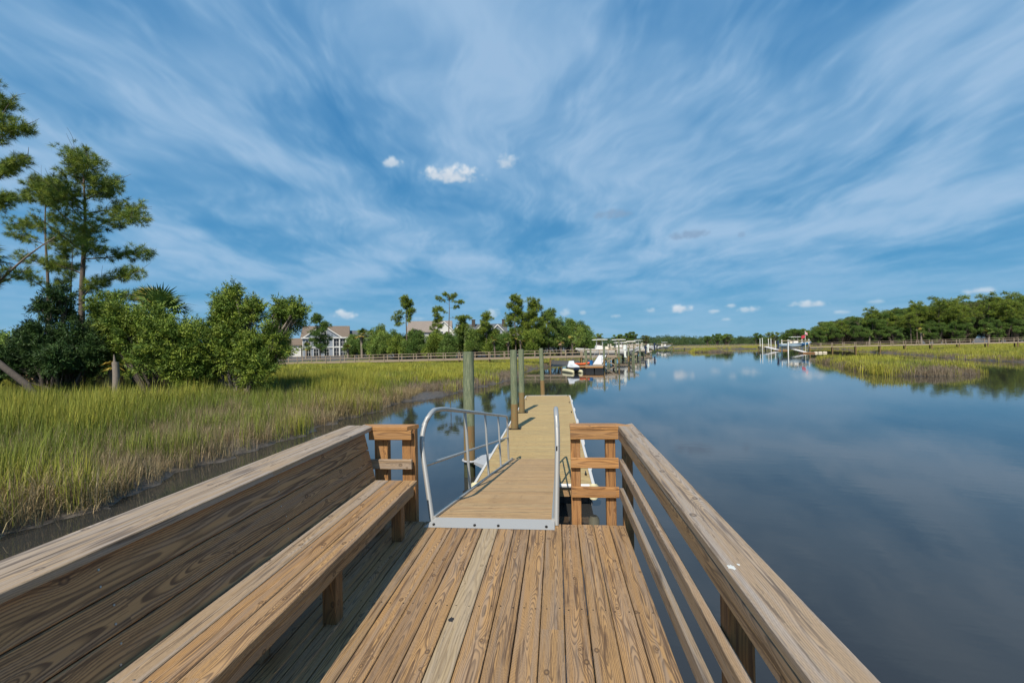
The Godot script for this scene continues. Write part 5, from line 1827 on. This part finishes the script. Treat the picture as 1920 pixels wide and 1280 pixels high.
func build_far_docks() -> void:
	boat("white boat with tall top, fourth along the left shore", Vector3(20.6, -0.5, -128), 2.7, 8.5, "boat_white", "boat_white", "engine_white")
	lift("boat lift that holds the fourth boat along the left shore", Vector3(20.6, 0, -128), 2.7, 8.5, 3.6, -0.51, 1.6)
	boat("white boat close behind the pierhead, bow to the right", Vector3(11.5, -0.3, -86), 0.1, 7.5, "boat_white", "boat_white", "engine_white")
	lift("boat lift close behind the pierhead", Vector3(11.5, 0, -86), 0.1, 7.5, 3.2, -0.31, 1.2)
	boat("white boat seen end-on, last of the row along the left shore", Vector3(26.3, -0.5, -150), 2.4, 11.0, "boat_white", "boat_white", "boat_navy")
	lift("boat lift that holds the last boat of the left row", Vector3(26.3, 0, -150), 2.4, 11.0, 4.2, -0.51, 1.6)
	pier("low pierhead before the last boat of the left row", Vector3(24.5, -0.7, -144), Vector3(29.5, -0.7, -148), false)
	boat("hazy white boat on a lift in mid distance right of the left row", Vector3(49.3, -0.9, -214), 0.5, 8.0, "boat_white", "boat_white", "boat_navy")
	lift("boat lift that holds the hazy white boat in mid distance", Vector3(49.3, 0, -214), 0.5, 8.0, 4.0, -0.91, 1.4)
	boardwalk("faint boardwalk across the far marsh in mid distance", Vector3(53, -0.6, -214), Vector3(100, -0.6, -226), 1.5, -1.9, 3.0)
	# empty lift with white poles
	pier("small pierhead with tall white poles and no boat", Vector3(72.4, -0.4, -169), Vector3(77.4, -0.4, -172), false)
	var t := thing("pole_frame", "tall white poles of the empty boat lift", "boat lift", Vector3(74.5, WATER, -170.5))
	for p in [[-1.9, 1.8, 4.5], [-1.5, -1.0, 4.4], [1.0, 1.8, 4.3], [1.4, -1.0, 4.3], [2.6, 1.5, 3.4]]:
		var g := G.new()
		g.tube([Vector3(p[0], -1.2, p[1]), Vector3(p[0], p[2], p[1])], [0.11, 0.1], 8)
		part("pole", g, M.lift_pole, t)
	ramp("pale ramp beside the tall white poles", Vector3(73.6, -0.4, -168.8), Vector3(75.6, -1.5, -164.0), 1.4)
	raft("low float at the foot of the pale ramp by the white poles", Vector3(76.2, WATER, -163.0), Vector3(3.2, 0.3, 2.6))
	# the blue boat
	boat("blue and white boat with white top on a lift at the right", Vector3(64.4, -0.15, -130), 0.0, 8.2, "boat_pale_blue", "boat_blue", "boat_navy")
	lift("boat lift with white poles that holds the blue and white boat", Vector3(64.4, 0, -130), 0.0, 8.2, 3.4, -0.16, 1.9, "", "lift_pole")
	ramp("pale ramp under the blue and white boat", Vector3(63.6, -0.5, -131), Vector3(64.6, -1.45, -125.5), 1.2)
	raft("grey float under the blue and white boat", Vector3(64.8, WATER, -125.2), Vector3(3.0, 0.34, 2.4))
	t = thing("floating_cradle", "row of cream floats right of the grey float", "floating cradle", Vector3(68.6, WATER, -126))
	for i in 3:
		var g := G.new()
		g.tube([Vector3(i * 1.15 - 1.65, 0.12, 0), Vector3(i * 1.15 - 1.5, 0.14, 0), Vector3(i * 1.15 - 0.8, 0.14, 0), Vector3(i * 1.15 - 0.65, 0.12, 0)], [0.1, 0.26, 0.26, 0.1], 9)
		part("pontoon", g, M.boat_cream, t)
	t = thing("flag_pole", "white flagpole with red flag and pale pennant beside the blue boat", "flagpole", Vector3(66.2, -0.2, -128.4))
	var g := G.new()
	g.tube([Vector3(0, -1.8, 0), Vector3(0, 4.4, 0)], [0.06, 0.045], 8)
	part("pole", g, M.lift_pole, t)
	for f in [["flag_red", -0.85, 2.55, 0.75], ["flag_pale", 0.5, 3.5, 0.6]]:
		g = G.new()
		var rings := []
		for i in 6:
			var s := i / 5.0
			rings.append([Vector3(f[1] * s * 1.15, f[2] - 0.4 * s, 0.1 * sin(s * 6.0)), Vector3(f[1] * s * 1.15, f[2] + f[3] - 0.3 * s, 0.1 * sin(s * 6.0 + 0.6)), Vector3(f[1] * s * 1.15, f[2] + f[3] - 0.3 * s, 0.1 * sin(s * 6.0 + 0.6) - 0.01), Vector3(f[1] * s * 1.15, f[2] - 0.4 * s, 0.1 * sin(s * 6.0) - 0.01)])
		g.loft(rings, Color.WHITE, true, true)
		part("flag", g, M[f[0]], t)
	boardwalk("long boardwalk across the right marsh before the wood", Vector3(66.5, -0.08, -127), Vector3(128, 0.85, -103), 1.6, -1.9, 2.4)


# ---------------------------------------------------------------- right bank and the far tree line
func build_right_bank() -> void:
	var y := -1.0
	var protos := []
	var pals := [OAK, PINE, LIGHT, OAK, [Color(0.12, 0.155, 0.055), Color(0.09, 0.13, 0.045), Color(0.15, 0.175, 0.065)]]
	var grp := "trees of the wood on the right bank"
	for i in 5:
		var h := 10.0
		var lobes := []
		for k in 26:
			var a := k / 26.0 * TAU * 3.0 + i
			var rr := 0.0 if k == 0 else rng.randf_range(0.8, 3.7)
			lobes.append([Vector3(cos(a) * rr, h * rng.randf_range(0.42, 0.9) if k else h * 0.88, sin(a) * rr), Vector3(rng.randf_range(0.5, 1.25), rng.randf_range(0.35, 0.8), rng.randf_range(0.5, 1.25)), 1.0])
		if i != 1:
			lobes.append([Vector3(0, h * 0.3, 1.6), Vector3(2.4, 2.2, 2.0), 2.6])
		var p := leafy_tree("wood_tree", "spreading leafy tree in the wood on the right bank", "tree", Vector3(102 + i * 17, y, -206 - i * 3), lobes, 1200, "pine_bough" if i == 1 else "bough", 0.46, pals[i], "bark", 0.22, grp, -0.04)
		protos.append(p)
	# [x, z, height] read along the skyline, then filled in
	var rows := []
	for k in 15:
		var f := k / 14.0
		rows.append([lerpf(98, 196, f), -204.0 + rng.randf_range(-4, 4), lerpf(6.0, 13.5, pow(f, 0.8)) * rng.randf_range(0.85, 1.1)])
	for k in 13:
		var f := k / 12.0
		rows.append([lerpf(112, 204, f), -216.0 + rng.randf_range(-4, 4), lerpf(9.0, 18.5, pow(f, 0.7)) * rng.randf_range(0.88, 1.08)])
	for k in 12:
		var f := k / 11.0
		rows.append([lerpf(130, 222, f), -228.0 + rng.randf_range(-4, 4), lerpf(13.0, 22.5, pow(f, 0.6)) * rng.randf_range(0.9, 1.06)])
	for s in [[133, -207, 14.5], [157, -214, 18.5], [165, -214, 20.0], [188, -214, 21.0], [146, -212, 14.0], [174, -213, 19.0]]:
		rows.append(s)
	for p in protos:
		p.scale = Vector3.ONE * 0.8
	var i := 0
	for s in rows:
		again(protos[(i * 3 + int(s[0])) % 5], Vector3(s[0], y, s[1]), rng.randf() * TAU, s[2] / 10.4)
		i += 1
	var tall := "pines standing above the wood on the right bank"
	var first: Node3D
	for q in [[132, -205, 15.2], [121, -206, 10.5], [141, -209, 14.6], [152, -208, 18.0], [159, -206, 19.2], [168, -207, 19.5], [177, -205, 20.0], [187, -206, 20.6], [146, -203, 13.0], [163, -202, 16.0], [181, -202, 17.5], [112, -207, 8.5]]:
		if first == null:
			first = pine_tree("flat-topped pine standing above the wood on the right bank", Vector3(q[0], y, q[1]), 10.0, 0.16, Vector2(0.02, 0), random_limbs(10.0, 0.5, 22, 3.0, 0.8, 12), PINE, 1.5, tall)
			first.scale = Vector3.ONE * q[2] / 10.0
		else:
			again(first, Vector3(q[0], y, q[1]), rng.randf() * TAU, q[2] / 10.2)
	for s in [[128, -200, 4.0, 1.7, "left of three palmettos at the edge of the right wood"], [147, -199, 5.0, 1.9, "middle of three palmettos at the edge of the right wood"], [171, -198, 4.5, 1.8, "right of three palmettos at the edge of the right wood"]]:
		palm_tree(s[4], Vector3(s[0], y, s[1]), s[2], s[3], 26, 1, "palmettos on the right bank", "grey_bark")
	# the low line of trees across the far marsh, one mass at this distance
	var xf := []
	var cols := []
	var sky := noise(171, 0.02, 3)
	for k in 5200:
		var a := rng.randf_range(-0.16, 0.62)
		var d := rng.randf_range(380, 520)
		var x := sin(a) * d
		var z := -cos(a) * d
		if a > 0.44:
			d = rng.randf_range(250, 330)
			x = sin(a) * d
			z = -cos(a) * d
		var top := 6.3 + 3.0 * sky.get_noise_1d(x) + 2.0 * sky.get_noise_1d(x * 4.0)
		if a < 0.1:
			top += 1.5
		xf.append(turned(Vector3(x, y + rng.randf() * top, z), Vector3.UP, rng.randf_range(1.3, 2.2)))
		cols.append(tone([Color(0.05, 0.088, 0.026), Color(0.07, 0.11, 0.03), Color(0.038, 0.07, 0.022)]))
	var o := multi("distant_wood", self, spray["bough"], M.leaf, xf, cols)
	o.set_meta("kind", "stuff")
	o.set_meta("label", "low dark line of woods across the far marsh")
	o.set_meta("category", "trees")
	# single heads standing out of it
	for s in [[30, -330, 11.0], [45, -330, 10.0], [54, -340, 12.0], [66, -345, 9.0], [112, -330, 9.0], [135, -300, 9.0], [104, -290, 8.0], [118, -280, 8.0], [140, -268, 9.0], [96, -300, 7.0], [150, -262, 10.0], [128, -262, 8.0]]:
		var t := again(protos[i % 5], Vector3(s[0], y, s[1]), rng.randf() * TAU, s[2] / 10.4, "single tree head standing above the far line of woods")
		t.set_meta("group", "tree heads above the far woods")
		i += 1
